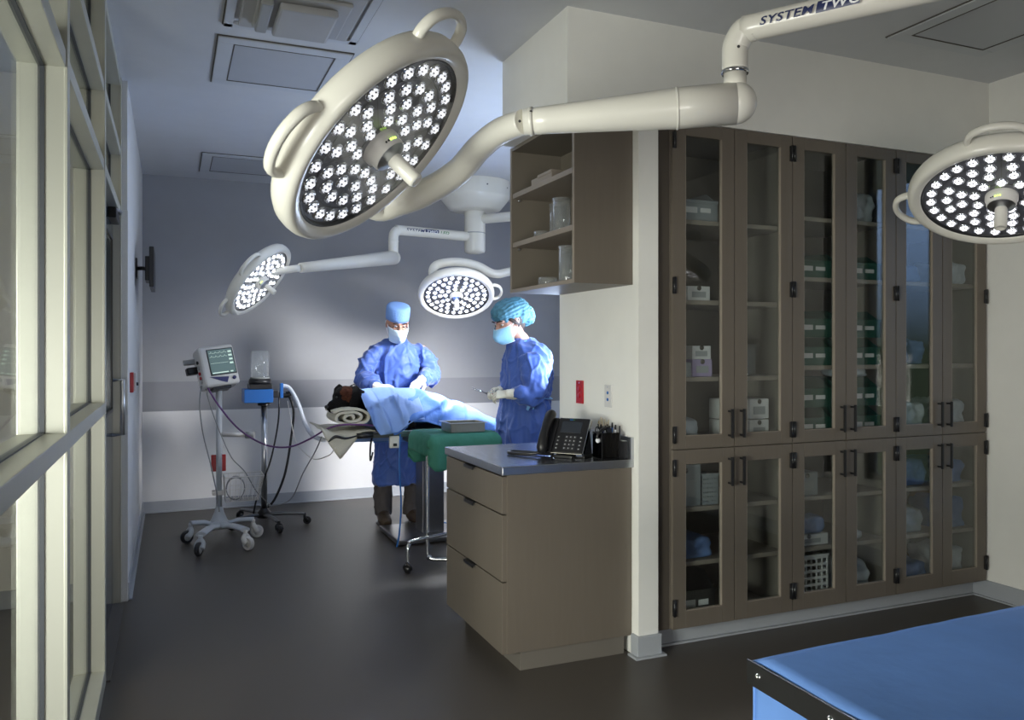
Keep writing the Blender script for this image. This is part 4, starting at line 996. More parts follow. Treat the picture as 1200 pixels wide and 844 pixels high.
# ------------------------------------------------------------------ operating table, patient, instrument stand
TT = .838
t = thing('operating_table', 'steel operating table with square column and floor plate in the far room', 'operating table', (1.78, 5.95, 0))
part('floor_plate', MB().box((1.50, 5.66, .012), (2.15, 6.23, .045), 'steelm', .008), t)
for x, y in ((1.53, 5.69), (2.12, 5.69), (1.53, 6.20), (2.12, 6.20)): part('foot', MB().lathe([(0, 0), (.018, 0), (.018, .012), (0, .012)], 'black', (x, y, 0), seg=14), t)
part('column', MB().box((1.735, 5.84, .045), (1.905, 6.02, .62), 'steelm', .006), t)
part('inner_column', MB().box((1.75, 5.86, .62), (1.89, 6.00, .755), 'steeld', .004).box((1.64, 5.80, .72), (1.94, 6.06, .80), 'black', .01), t)
m = MB().box((1.02, 5.66, TT - .018), (2.36, 6.20, TT), 'steel', .006)
part('table_top', m, t)
part('side_rail', MB().box((1.05, 5.635, TT - .045), (2.33, 5.655, TT - .015), 'steeld', .003), t); part('side_rail', MB().box((1.05, 6.205, TT - .045), (2.33, 6.225, TT - .015), 'steeld', .003), t)
part('head_bar', MB().sweep([V(418, 511, 5.60), V(437, 510, 5.60)], .018, 'black', seg=12, spline=False).box((1.1, 5.7, TT - .05), (2.2, 5.76, TT - .02), 'black', .004), t, 'black padded bar')
part('control_box', MB().box((1.43, 5.615, TT - .12), (1.50, 5.65, TT - .035), 'plasticw', .006).box((1.452, 5.600, TT - .105), (1.478, 5.614, TT - .085), 'black', .003), t, 'white clamp box')
cable([V(469, 509, 5.62), V(468, 545, 5.60), V(470, 590, 5.60), V(468, 625, 5.61), V(465, 641, 5.62)], .006, 'blue', 'dark blue strap hanging from the table front down to the floor plate', 'strap', 'strap')
cable([V(436, 512, 6.16), V(434, 525, 6.18), V(434, 540, 6.18), V(437, 530, 6.17)], .007, 'black', 'black cord loop dangling under the table head end', 'cord', 'cord')
p_ = atz(513, 615, .047); single('blue_strap', MB().sweep([p_ + Vector((-.02, 0, .0)), p_ + Vector((.03, .01, .012)), p_ + Vector((.09, .0, .004))], .012, 'blue', seg=8, flat=.4, ref=(0, 0, 1)), 'bright blue strap end lying at the foot of table column', 'strap', tuple(p_))

# towels
def roll_towel():
    m = MB(); P = []; x0, z0 = 1.075, TT + .105
    # flattened spiral section, extruded towards the viewer
    cx, cz = 1.15, TT + .108
    N = 90; turns = 2.4
    inner, outer = [], []
    for k in range(N + 1):
        a = turns * 2 * PI * k / N; r = .004 + .062 * k / N
        p = Vector((cx + r * 2.15 * math.cos(a), 0, cz + r * .82 * math.sin(a)))
        inner.append(p)
    ys = [5.60 + .34 * j / 10 for j in range(11)]
    G = [[Vector((p.x + .006 * noise.noise(Vector((p.x * 30, y * 20, p.z * 30))), y + .006 * noise.noise(Vector((k * .2, 1, 0))), p.z + .004 * noise.noise(Vector((p.x * 30, y * 20, 5))))) for y in ys] for k, p in enumerate(inner)]
    m.sheet(G, 'towel', thick=.017); return m
single('rolled_towel', roll_towel(), 'rolled beige terry towel under the dog chin on the table end', 'towel', (1.15, 5.77, TT + .03))
m = MB(); G = []
# flat towel lying over the head end of the table, its corner hanging down towards the viewer
for i in range(29):
    row = []
    for j in range(25):
        u, v = i / 28, j / 24
        x = .955 + .35 * u; y = 6.15 - .58 * v; z = TT + .018 + .010 * noise.noise(Vector((x * 9, y * 9, 0)))
        if u < .22: z += .02 * (1 - u / .22)
        if v > .86:    # hanging front flap, a triangle pointing down
            k = (v - .86) / .14; drop = .19 * max(0, 1 - abs((u - .30) / .42)) ; y = 5.625 - .02 * min(1, k * 2); z -= drop * k + .01 * k
            x += .02 * k
        row.append(Vector((x, y, z)))
    G.append(row)
m.sheet(G, 'towel', thick=-.010)
single('beige_towel', m, 'flat beige towel spread over the table head with one corner hanging down', 'towel', (1.1, 5.9, TT))
cable([V(385, 518, 5.575), V(393, 512, 5.57), V(405, 514, 5.57), V(418, 511, 5.58)], [.004, .011, .008, .005], 'black', 'black strap clip on the hanging towel corner', 'strap_clip', 'strap')

# the dog
DC = V(402, 463, 5.80)
dm = MB()
def dq(x, y, Y): return V(x, y, Y)
dm.ell(dq(405, 466, 5.80), (.095, .095, .085), 'fur'); dm.ell(dq(413, 469, 5.84), (.10, .10, .085), 'fur')
dm.sweep([dq(404, 468, 5.78), dq(396, 473, 5.75), dq(387, 477, 5.72)], [.07, .048, .034], 'fur', seg=16)        # muzzle
dm.ell(dq(386, 477.5, 5.715), (.026, .026, .024), 'fur')                                                   # nose pad
dm.sweep([dq(398, 479, 5.77), dq(391, 481, 5.74), dq(386, 480.5, 5.72)], [.03, .024, .016], 'fur', seg=10)    # lower jaw
dm.sweep([dq(410, 466, 5.82), dq(425, 472, 5.88), dq(446, 478, 5.93)], [.090, .085, .088], 'fur', seg=18)           # neck
dm.sweep([dq(446, 478, 5.93), V(480, 476, 5.95), V(520, 482, 5.95), V(552, 488, 5.95)], [.088, .11, .10, .06], 'fur', seg=18)
dm.ell(dq(397, 462, 5.755), (.035, .03, .022), 'fur')    # brow
def dfm(c):
    # rust fur of cheek and brow: a patch fixed to the dog's head
    a = (c - (V(408, 460, 5.71))); b_ = (c - V(402, 476, 5.70)); n1 = noise.noise(c * 40) * .018
    if Vector((a.x, a.y * .5, a.z * .75)).length + n1 < .048: return 1
    return 0
t = thing('dog', 'black and rust dog lying under a blue drape, head on a rolled towel', 'dog', (1.6, 5.9, TT + .02))
dz = min(0, 0)
body = remesh(dm, 'body', .008, 5, .5, t, t.location, mats=['fur', 'furr'], facemat=dfm, disp=lambda p: noise.noise(p * 60) * .003)
mb_ = MB().sweep([dq(412, 452, 5.80), dq(417, 460, 5.735), dq(415, 472, 5.715), dq(411, 479, 5.712)], [.022, .042, .04, .014], 'fur', seg=14, n=5, flat=.35, ref=(0, 1, 0)); part('ear', mb_, t)
mb_ = MB().sweep([dq(400, 452, 5.87), dq(396, 458, 5.86), dq(393, 466, 5.85)], [.02, .032, .012], 'fur', seg=14, n=5, flat=.4, ref=(0, 1, 0)); part('ear', mb_, t)
part('eye', MB().ell(dq(394.5, 465.5, 5.722), (.007, .007, .006), 'black'), t)
part('nose', MB().ell(dq(382.5, 477, 5.70), (.014, .018, .013), 'black'), t)
single('ear_clip', MB().box(Vector(dq(415, 454.5, 5.78)) - Vector((.012, .008, .018)), Vector(dq(415, 454.5, 5.78)) + Vector((.012, .008, .018)), 'boxw', .005).sweep([dq(415, 456, 5.77), dq(418, 455, 5.77)], .006, 'plasticg', seg=8), 'tiny white sensor clip on top of the dog head', 'clip', tuple(dq(415, 457, 5.78)))

# drape over the body: cross sections along the table
def interp(T, x):
    for (a, va), (b_, vb) in zip(T, T[1:]):
        if x <= b_: k = max(0, (x - a) / (b_ - a)); k = k * k * (3 - 2 * k) if False else k; return va + (vb - va) * k
    return T[-1][1]
TOPZ = [(420, 459), (430, 457.5), (450, 456), (470, 457), (495, 456.5), (515, 461), (535, 470), (545, 472), (557, 478), (568, 485), (582, 490)]
LOWZ = [(420, 480), (428, 500), (437, 513), (448, 511), (456, 509.5), (463, 504), (469, 498), (476, 494), (488, 494), (500, 498), (520, 503), (540, 505), (582, 505)]
def creases(X, z, CR):
    f = 0
    for (a, b_, w, h, side) in CR:      # a ridge, or a step that is sharp on one side only
        ab = b_ - a; L2 = ab.length_squared; p = Vector((X, z)) - a; t_ = max(0, min(1, p.dot(ab) / L2)); d = p - ab * t_; sd = ab.x * d.y - ab.y * d.x
        q = d.length / (w if sd * side <= 0 else w * .22); q = min(1, q); fade = min(1, 4 * min(t_ + .12, 1.12 - t_))
        f += h * (1 - q) * fade
    return f
def crl(L): 
    out = []
    for x0, y0, x1, y1, w, h, sd in L:
        p, q = V(x0, y0, 5.65), V(x1, y1, 5.65); out.append((Vector((p.x, p.z)), Vector((q.x, q.z)), w, h, sd))
    return out
CRB = crl([(530, 470, 478, 494, .07, .045, 1), (548, 473, 505, 488, .06, .04, -1), (552, 474, 540, 503, .07, .03, 1), (505, 462, 470, 478, .07, .035, 1), (520, 472, 512, 500, .05, .02, -1), (560, 482, 578, 500, .06, .02, 1), (500, 458, 520, 480, .05, .025, 1)])
CRH = crl([(430, 482, 462, 470, .05, .035, -1), (447, 478, 464, 468, .05, .03, 1), (447, 477, 457, 509, .045, .025, 1), (466, 462, 470, 495, .05, .04, -1), (441, 459, 445, 470, .04, .02, 1), (466, 468, 485, 475, .05, .035, 1), (431, 483, 436, 512, .04, .012, -1)])
def drape(px0, px1, mname, off, seed, zoff=0, front=5.615):
    CR = CRH if mname == 'drapel' else CRB
    G = []; N = 76
    for i in range(N + 1):
        px = px0 + (px1 - px0) * i / N
        zt = V(px, interp(TOPZ, px), 5.93).z; zl = V(px, interp(LOWZ, px), front).z
        X = V(px, 480, 5.85).x; row = []
        for j in range(61):
            s = j / 60
            if s < .5:    # near side, from hem up to the ridge
                k = s / .5
                if k < .38: q = k / .38; y = front - .012 + .02 * q; z = zl + (max(TT + .03, zl) - zl) * q
                else: q = (k - .38) / .62; y = front + .008 + (5.93 - front) * (q ** 1.15); z0_ = max(TT + .03, zl); z = z0_ + (zt - z0_) * math.sin(q * PI / 2) ** .85
            else:
                k = (s - .5) / .5; y = 5.93 + .31 * min(1, k * 1.25); z = zt + (TT + .0 - zt) * (1 - math.cos(min(1, k * 1.25) * PI / 2)) - (.15 * max(0, k - .8) / .2)
            pr = 1 if px0 > 430 else 1
            n_ = noise.noise(Vector((X * 5 + seed, y * 2.5, z * 2.5))) * .022 + noise.noise(Vector((X * 14 + seed + z * 6, y * 5, z * 3))) * .006
            fold = (n_ + creases(X, z, CR)) * (1 if 0.02 < s < .9 else .4)
            xx = X + noise.noise(Vector((z * 8, y * 3, seed))) * .012
            row.append(Vector((xx, y - fold * (1 if s < .45 else .1) - off, max(z + fold * .35 * (1 if s > .3 else 0) + off, 0))))
        G.append(row)
    return MB().sheet(G, mname, thick=.004)
single('surgical_drape', drape(452, 582, 'drape', .0, 2), 'mid-blue drape covering the dog body along the operating table', 'drape', (1.9, 5.9, TT))
single('head_drape', drape(419, 486, 'drapel', .016, 9), 'paler blue drape with fold creases nearest the dog head, hanging over the table edge', 'drape', (1.4, 5.9, TT))
single('paw', MB().sweep([V(470, 494, 5.60), V(478, 496, 5.59), V(486, 498, 5.59)], [.02, .028, .02], 'fur', seg=12, n=4), 'black dog paw showing under the drape edge', 'paw', tuple(V(478, 499, 5.6))) if False else None
part('paw', MB().sweep([V(473, 493, 5.68), V(479, 495.5, 5.625), V(487, 499, 5.60)], [.022, .026, .02], 'fur', seg=12, n=4), t)

# instrument stand with green cloth
MY = 5.0; mz = V(540, 506, MY).z - .006
t = thing('instrument_stand', 'chrome tubular instrument stand under a green cloth, beside the drawer cabinet', 'stand', (1.62, 5.05, 0))
mx0, mx1 = V(503, 508, 4.9).x, V(580, 508, 4.9).x
part('tray_frame', MB().box((mx0 + .02, 4.88, mz - .03), (mx1 - .02, 5.24, mz - .012), 'steel', .004), t)
a0 = V(501, 520, 5.12)
part('upright', MB().sweep([(a0.x, 5.12, mz - .03), (a0.x, 5.12, .12), (a0.x + .01, 5.10, .06), (a0.x + .06, 5.07, .045), (a0.x + .42, 4.90, .045)], .0125, 'chrome', seg=14, n=6), t)
a1 = V(478, 640, 4.98)
part('base_tube', MB().sweep([(a1.x, 4.98, .07), (a1.x, 4.98, .15), (a1.x + .015, 4.99, .185), (a1.x + .06, 5.0, .20), (a1.x + .5, 5.16, .20), (a1.x + .55, 5.17, .17), (a1.x + .56, 5.17, .07)], .0125, 'chrome', seg=14, n=6), t)
caster(t, (a1.x, 4.98, 0), .028, 'black', 'black', 1.0, .03); caster(t, (a1.x + .56, 5.17, 0), .028, 'black', 'black', 1.0, .03); caster(t, (a0.x + .40, 4.90, 0), .014, 'black', 'black', 0, .02)
# cloth
G = []; nu, nv = 44, 40
for i in range(nu + 1):
    u = i / nu * 2 - 1; row = []
    for j in range(nv + 1):
        v = j / nv * 2 - 1
        hx, hy = (mx1 - mx0) / 2, .20; cx, cy = (mx0 + mx1) / 2, 5.06
        sx_, sy_ = u * (hx + .13), v * (hy + .22)
        ox, oy = max(0, abs(sx_) - hx), max(0, abs(sy_) - hy)
        x = cx + math.copysign(min(abs(sx_), hx), sx_); y = cy + math.copysign(min(abs(sy_), hy), sy_)
        fl = .18 * math.sin(ox * 10) ; dr = max(ox, oy) if (ox == 0 or oy == 0) else (ox + oy) * .82
        w_ = noise.noise(Vector((x * 14, y * 14, 2))) * .5
        bulge = .022 * math.sin(min(1, dr / .05) * PI / 2)
        x += math.copysign(bulge, sx_) * (1 if ox > 0 else 0) + w_ * .05 * min(1, dr * 6) * .5; y += math.copysign(bulge, sy_) * (1 if oy > 0 else 0) + math.sin(x * 40) * .012 * min(1, dr * 6)
        z = mz - dr + .006 * noise.noise(Vector((x * 12, y * 12, 0))) + .004
        if oy > 0 and sy_ < 0: z -= oy * .0
        row.append(Vector((x, y, z)))
    G.append(row)
single('green_cloth', MB().sheet(G, 'green', thick=-.004), 'green cotton cloth hanging in folds over the instrument stand', 'cloth', (1.7, 5.06, mz))
tx0, tx1 = V(527.5, 500, 4.92).x, V(567, 500, 4.92).x; tz = mz + .012; th = .058
t = thing('steel_tray', 'rectangular stainless steel tray standing on the green cloth', 'tray', ((tx0 + tx1) / 2, 5.0, tz))
ty0, ty1 = 4.90, 5.10
m = MB().box((tx0 + .006, ty0 + .006, tz), (tx1 - .006, ty1 - .006, tz + .003), 'tray')
for a in (((tx0, ty0), (tx1, ty0 + .004)), ((tx0, ty1 - .004), (tx1, ty1)), ((tx0, ty0), (tx0 + .004, ty1)), ((tx1 - .004, ty0), (tx1, ty1))): m.box((a[0][0], a[0][1], tz), (a[1][0], a[1][1], tz + th), 'tray', .001)
part('tray_body', m, t)
m = MB(); w = .014
for a in (((tx0 - w, ty0 - w), (tx1 + w, ty0)), ((tx0 - w, ty1), (tx1 + w, ty1 + w)), ((tx0 - w, ty0), (tx0, ty1)), ((tx1, ty0), (tx1 + w, ty1))): m.box((a[0][0], a[0][1], tz + th - .001), (a[1][0], a[1][1], tz + th + .003), 'steel', .001)
part('rim', m, t)

# ------------------------------------------------------------------ people
def hframe(fwd, up=(0, 0, 1)):
    "columns: right, forward, up of a head or body looking along fwd"
    f = Vector(fwd).normalized(); r = f.cross(Vector(up)).normalized(); u = r.cross(f).normalized()
    return Matrix((r, f, u)).transposed()
def head_shapes(mb, C, R, k=1.0):
    P = lambda x, y, z: C + R @ (Vector((x, y, z)) * k)
    mb.ell(P(0, -.012, .035), (.074 * k, .094 * k, .086 * k), 'skin', rot=R); mb.ell(P(0, .025, -.03), (.060 * k, .068 * k, .075 * k), 'skin', rot=R)
    mb.ell(P(0, .045, -.085), (.034 * k, .036 * k, .030 * k), 'skin', rot=R)       # chin
    mb.sweep([P(0, .088, .022), P(0, .104, -.008), P(0, .112, -.022), P(0, .094, -.034)], [.009 * k, .012 * k, .015 * k, .010 * k], 'skin', seg=10, n=3)   # nose
    mb.ell(P(0, .074, .034), (.055 * k, .022 * k, .012 * k), 'skin', rot=R)        # brow ridge
    for s in (-1, 1):
        mb.ell(P(s * .076, -.005, .0), (.010 * k, .018 * k, .032 * k), 'skin', rot=R); mb.ell(P(s * .038, .064, -.022), (.021 * k, .020 * k, .020 * k), 'skin', rot=R)
    mb.ell(P(0, .088, -.058), (.024 * k, .012 * k, .009 * k), 'skin', rot=R)       # lips
def face_parts(root, C, R, k, eyecol='black'):
    P = lambda x, y, z: C + R @ (Vector((x, y, z)) * k)
    for s in (-1, 1):
        o = part('eye', MB().ell(P(s * .031, .079, .012), (.011 * k, .008 * k, .007 * k), 'boxw', rot=R, seg=10, rings=8), root)
        subpart('iris', MB().ell(P(s * .031, .0865, .010), (.005 * k, .003 * k, .005 * k), 'hair', rot=R, seg=8, rings=6), o, root)
        part('eyebrow', MB().sweep([P(s * .014, .099, .036), P(s * .032, .098, .042), P(s * .052, .086, .036)], .0042 * k, 'hair', seg=8, n=3), root)
def mask_part(root, C, R, k, m, drop=0):
    P = lambda x, y, z: C + R @ (Vector((x, y, z)) * k)
    G = []
    for i in range(15):
        v = i / 14; z = -.002 - .108 * v; row = []
        for j in range(21):
            a = (j / 20 - .5) * 2 * 1.18
            rx = .081 - .018 * v; ry = .112 + .020 * math.sin(v * PI) - .018 * v
            bulge = .030 * math.exp(-(a * 2.2) ** 2) * math.sin(PI * min(1, .12 + v * .85))
            row.append(P(rx * math.sin(a) * 1.02, .008 + ry * math.cos(a) * .90 + bulge + .0018 * math.sin(v * 22), z - .006 * math.cos(a * 1.2)))
        G.append(row)
    o = part('face_mask', MB().sheet(G, m, thick=.002), root)
    for s in (-1, 1):
        e = 0 if s < 0 else 20
        subpart('ear_loop', MB().sweep([G[2][e], P(s * .079, -.012, .02), P(s * .081, -.026, .0), G[11][e]], .0018 * k, 'maskw', seg=6, n=5), o, root)
    subpart('mask_edge', MB().sweep([p + R @ Vector((0, .001, .001)) for p in G[0]], .0022 * k, 'maskw', seg=6, spline=False).sweep([p + R @ Vector((0, .001, 0)) for p in G[-1]], .0022 * k, 'maskw', seg=6, spline=False), o, root)
    return o
def hand_shapes(mb, W, d, nrm, thumb, curl, m, infl=1.0, spread=.05):
    "W wrist, d direction of the palm, nrm out of the back of the hand, thumb = +1/-1 side, curl radians per joint"
    d = Vector(d).normalized(); n = Vector(nrm); n = (n - d * n.dot(d)).normalized(); s = d.cross(n) * thumb
    # palm
    rr = []
    for q, w_, h_ in ((0, .029, .020), (.03, .035, .019), (.06, .041, .016), (.088, .042, .014)):
        c = W + d * q; rr.append([c + s * (w_ * infl) * math.cos(2 * PI * j / 16) + n * (h_ * infl) * math.sin(2 * PI * j / 16) for j in range(16)])
    mb.loft(rr, m)
    r0 = .0088 * infl
    for i, L_ in enumerate((.070, .079, .074, .058)):
        off = (.031 - .0205 * i); p = W + d * (.078 - .004 * abs(i - 1)) + s * off; dd = (d + s * spread * (1.5 - i)).normalized(); pts = [p]; ax = s
        c_ = curl[i] if isinstance(curl, (list, tuple)) else curl
        for k, f in enumerate((.46, .30, .24)):
            q = Quaternion(dd.cross(-n).normalized(), c_ * (1 + .2 * k)); dd2 = q @ dd; n_ = q @ n
            pts.append(pts[-1] + dd2 * L_ * f * 1.0); dd = dd2; n = n_
        n = Vector(nrm); n = (n - d * n.dot(d)).normalized()
        mb.sweep(pts, [r0 * 1.08, r0, r0 * .95, r0 * .8], m, seg=10, n=3); mb.ell(pts[-1], (r0 * .8,) * 3, m, seg=8, rings=6)
    tb = W + d * .022 + s * .028 - n * .004; t1 = tb + (d * .6 + s * .65 - n * .35).normalized() * .036; t2 = t1 + (d * .9 + s * .15 - n * .4).normalized() * .03; t3 = t2 + (d * .95 - s * .1 - n * .35).normalized() * .024
    mb.sweep([tb, t1, t2, t3], [r0 * 1.6, r0 * 1.3, r0 * 1.15, r0 * .9], m, seg=10, n=3); mb.ell(t3, (r0 * .9,) * 3, m, seg=8, rings=6)
def folds(seed, amp=.010, vert=5):
    def f(p):
        a = noise.noise(Vector((p.x * 11 + seed, p.y * 11, p.z * 3))); b = noise.noise(Vector((p.x * 24, p.y * 24 + seed, p.z * 7)))
        r = 1 - abs(noise.noise(Vector((p.x * 8 + seed * 2 + p.z * 2, p.y * 8, p.z * 3.5)))) * 2; r2 = 1 - abs(noise.noise(Vector((p.x * 12 - p.z * 5, p.y * 12 + seed, p.z * 8)))) * 2
        return a * amp * .7 + b * amp * .35 + max(0, r - .62) * amp * 2.2 + max(0, r2 - .7) * amp * 1.6 - amp * .2
    return f

# --- the surgeon behind the table
SR = thing('person', 'person in blue gown, pale mask and flat cap bending over the operating table', 'person', (1.73, 6.50, 0))
hc = V(465.5, 380, 6.36); HR = hframe((-.02, -1, -.42)); hk = 1.09
sh = [V(441, 409, 6.44), V(491, 408, 6.44)]; el = [V(428, 441, 6.34), V(505, 438, 6.34)]; wr_ = [V(443, 454, 6.10), V(493, 446, 6.12)]
fd = [V(466, 453, 6.0), V(480, 457, 5.98)]
neck0 = V(465, 397, 6.45)
def limb(mb, P, R, m): mb.sweep(P, R, m, seg=16, n=6)
mb = MB(); head_shapes(mb, hc, HR, hk)
mb.sweep([hc - HR @ Vector((0, .02, .05)), neck0, neck0 - Vector((0, 0, .06))], [.058, .058, .07], 'skin', seg=18)
mb.ellloft([(1.70, 6.45, 1.46, .08, .07), (1.70, 6.45, 1.42, .16, .09), (1.70, 6.46, 1.30, .165, .11), (1.71, 6.48, 1.10, .145, .105), (1.72, 6.49, .95, .16, .115), (1.72, 6.49, .86, .15, .11)], 'skin')
ft = [V(449, 611, 6.54), V(483, 609, 6.49)]
for i in range(2):
    limb(mb, [sh[i], el[i], wr_[i]], [.052, .042, .028], 'skin')
    x = ft[i].x; y = ft[i].y
    limb(mb, [(1.72 + (-.08 if i == 0 else .08), 6.49, .88), ((x + 1.72) / 2 + (-.03 if i == 0 else .03), y - .02, .48), (x, y, .08)], [.062, .036, .030], 'skin')
    mb.sweep([(x, y + .03, .05), (x - .01 + .02 * i, y - .10, .035), (x - .015 + .03 * i, y - .19, .03)], [.035, .036, .025], 'skin', seg=12)
    hand_shapes(mb, wr_[i], fd[i] - wr_[i], (0, -.25, 1), (1 if i == 0 else -1), .28, 'skin', .92)
remesh(mb, 'body', .007, 2, .5, SR, SR.location, mats=['skin'])
face_parts(SR, hc, HR, hk); mask_part(SR, hc, HR, hk, 'mask')
P = lambda x, y, z: hc + HR @ (Vector((x, y, z)) * hk)
g = MB()
for s in (-1, 1):
    c = P(s * .034, .106, .010); g.sweep([c + HR @ Vector((.026 * math.cos(a * PI / 6), -.004 * abs(math.cos(a * PI / 6)), .016 * math.sin(a * PI / 6))) for a in range(13)], .0016, 'blackm', seg=6, spline=False, cap=False)
    g.sweep([P(s * .060, .102, .014), P(s * .078, .06, .014), P(s * .08, -.01, .01)], .0016, 'blackm', seg=6)
g.sweep([P(-.008, .107, .012), P(.008, .107, .012)], .0016, 'blackm', seg=6, spline=False); part('eyeglasses', g, SR)
rr = []
for q, rx, ry, zt in ((0, .084, .106, .040), (.25, .087, .108, .065), (.55, .088, .106, .095), (.85, .086, .102, .128), (1.0, .080, .094, .140), (1.03, .06, .07, .146), (1.04, .02, .02, .148)):
    rr.append([P(rx * math.cos(2 * PI * j / 32) * (1 + .03 * noise.noise(Vector((j * .7, q * 3, 0)))), -.012 + ry * math.sin(2 * PI * j / 32), zt - .018 * (math.sin(2 * PI * j / 32) < 0) * abs(math.sin(2 * PI * j / 32)) * (1 - q)) for j in range(32)])
cp = part('surgeon_cap', MB().loft(rr, 'cap'), SR)
subpart('cap_tie', MB().sweep([P(-.086, -.03, .045), P(-.092, -.06, .03), P(-.088, -.075, -.01)], .006, 'gownb', seg=8, flat=.4), cp, SR)
# gown: body and sleeves fused
mb = MB()
mb.ellloft([(1.70, 6.45, 1.50, .075, .07), (1.70, 6.45, 1.485, .10, .085), (1.70, 6.455, 1.455, .16, .105), (1.70, 6.455, 1.42, .19, .12), (1.70, 6.45, 1.34, .20, .14), (1.705, 6.455, 1.20, .20, .145), (1.71, 6.465, 1.05, .195, .15), (1.715, 6.47, .85, .20, .155), (1.72, 6.48, .60, .195, .16), (1.72, 6.485, .33, .205, .165)], 'gown')
for i in range(2):
    s = -1 if i == 0 else 1
    limb(mb, [sh[i] + Vector((-s * .03, 0, -.01)), sh[i].lerp(el[i], .35) + Vector((s * .012, 0, 0)), el[i] + Vector((s * .012, .0, -.012)), el[i].lerp(wr_[i], .55) + Vector((0, 0, -.006)), wr_[i].lerp(el[i], .10)], [.060, .070, .072, .064, .036], 'gown')
    mb.ell(sh[i] + Vector((-s * .015, 0, -.025)), (.075, .075, .06), 'gown')
def sfold(p):
    f = folds(3, .017)(p)
    if 1.12 < p.z < 1.38 and abs(p.x - 1.70) > .17: f += .010 * noise.noise(Vector((p.x * 10, p.y * 30, p.z * 34)))
    return f
gw = remesh(mb, 'surgical_gown', .008, 3, .5, SR, SR.location, mats=['gown'], disp=sfold)
col_ = [neck0 + Vector((.072 * math.cos(a * PI / 8), .062 * math.sin(a * PI / 8) - .005, .012 * math.sin(a * PI / 8) - .005)) for a in range(17)]
subpart('neck_trim', MB().sweep(col_, .008, 'gownb', seg=8, spline=False, cap=False), gw, SR)
subpart('cuff', MB().sweep([wr_[0].lerp(el[0], .02), wr_[0].lerp(el[0], .2)], [.034, .038], 'gownb', seg=16, spline=False), gw, SR)
subpart('cuff', MB().sweep([wr_[1].lerp(el[1], .02), wr_[1].lerp(el[1], .2)], [.034, .038], 'gownb', seg=16, spline=False), gw, SR)
for i in range(2):
    g = MB(); hand_shapes(g, wr_[i], fd[i] - wr_[i], (0, -.25, 1), (1 if i == 0 else -1), .28, 'glove', 1.12)
    limb(g, [wr_[i] + (fd[i] - wr_[i]).normalized() * .02, wr_[i], wr_[i].lerp(el[i], .26)], [.032, .034, .041], 'glove')
    remesh(g, 'glove', .004, 1, .5, SR, SR.location, mats=['glove'], disp=lambda p: noise.noise(p * 90) * .0012)
mb = MB()
for i in range(2):
    x, y = ft[i].x, ft[i].y; s = -1 if i == 0 else 1
    limb(mb, [(1.72 + s * .08, 6.49, .86), ((x + 1.72) / 2 + s * .03, y, .50), (x, y + .01, .30), (x, y + .01, .065)], [.10, .078, .070, .068], 'trouser')
mb.ell((1.72, 6.49, .88), (.16, .12, .12), 'trouser')
remesh(mb, 'trousers', .009, 2, .5, SR, SR.location, mats=['trouser'], disp=folds(8, .012))
for i in range(2):
    x, y = ft[i].x, ft[i].y; k = -.012 + .024 * i
    g = MB().sweep([(x, y + .055, .045), (x, y, .055), (x + k, y - .09, .048), (x + k * 2, y - .19, .036), (x + k * 2.2, y - .225, .028)], [.040, .052, .054, .048, .026], 'shoe', seg=16, n=5).sweep([(x, y + .01, .05), (x, y + .01, .12)], [.052, .050], 'shoe', seg=16, spline=False)
    for v in g.bm.verts: v.co.z = max(v.co.z, .012)
    so = part('shoe', g, SR)
    subpart('sole', MB().loft([[Vector((x + k + .058 * math.cos(a * PI / 12) * (1 if True else 1), y - .085 + .15 * math.sin(a * PI / 12), z)) for a in range(24)] for z in (0, .016)], 'black'), so, SR)
    subpart('shoelace', MB().sweep([(x - .02, y - .06, .105), (x + .02, y - .08, .10), (x - .02, y - .10, .094), (x + .02, y - .12, .086)], .004, 'hair', seg=6), so, SR)

# --- the assistant in profile on the right
NB = Vector((2.225, 5.12, 0))
NR = thing('person', 'person in profile with teal bouffant cap, blue mask and gown, working over the tray', 'person', (NB.x, NB.y, 0))
hc = V(596, 378, 5.10); HR = hframe((-1, -.28, -.42)); hk = 1.05
ns = [V(619, 418, 4.96), V(610, 415, 5.28)]; ne = [V(626, 462, 4.90), V(606, 455, 5.36)]; nw = [V(597, 462, 4.93), V(586, 458, 5.14)]
nf = [V(572, 463, 5.0), V(566, 459, 5.07)]
neck0 = V(611, 399, 5.13)
mb = MB(); head_shapes(mb, hc, HR, hk)
mb.sweep([hc - HR @ Vector((0, .03, .04)), hc.lerp(neck0, .7), neck0, neck0 - Vector((-.01, 0, .05))], [.052, .050, .056, .07], 'skin', seg=18)
mb.ellloft([(2.26, 5.12, 1.42, .08, .10), (2.26, 5.12, 1.36, .095, .15), (2.25, 5.12, 1.22, .105, .155), (2.24, 5.12, 1.05, .10, .135), (2.24, 5.12, .92, .115, .165), (2.25, 5.12, .82, .11, .155)], 'skin')
for i in range(2):
    limb(mb, [ns[i], ne[i], nw[i]], [.046, .038, .026], 'skin')
    hand_shapes(mb, nw[i], nf[i] - nw[i], (-.2, -.5 if i == 0 else .5, .8), (1 if i == 0 else -1), .55, 'skin', .85)
    y = 5.02 + .20 * i
    limb(mb, [(2.25, 5.04 + .16 * i, .86), (2.24, y, .47), (2.26, y, .08)], [.08, .052, .036], 'skin'); mb.sweep([(2.28, y, .045), (2.18, y, .035), (2.08, y, .028)], [.034, .034, .022], 'skin', seg=12)
remesh(mb, 'body', .007, 2, .5, NR, NR.location, mats=['skin'])
face_parts(NR, hc, HR, hk); mask_part(NR, hc, HR, hk, 'maskb')
P = lambda x, y, z: hc + HR @ (Vector((x, y, z)) * hk)
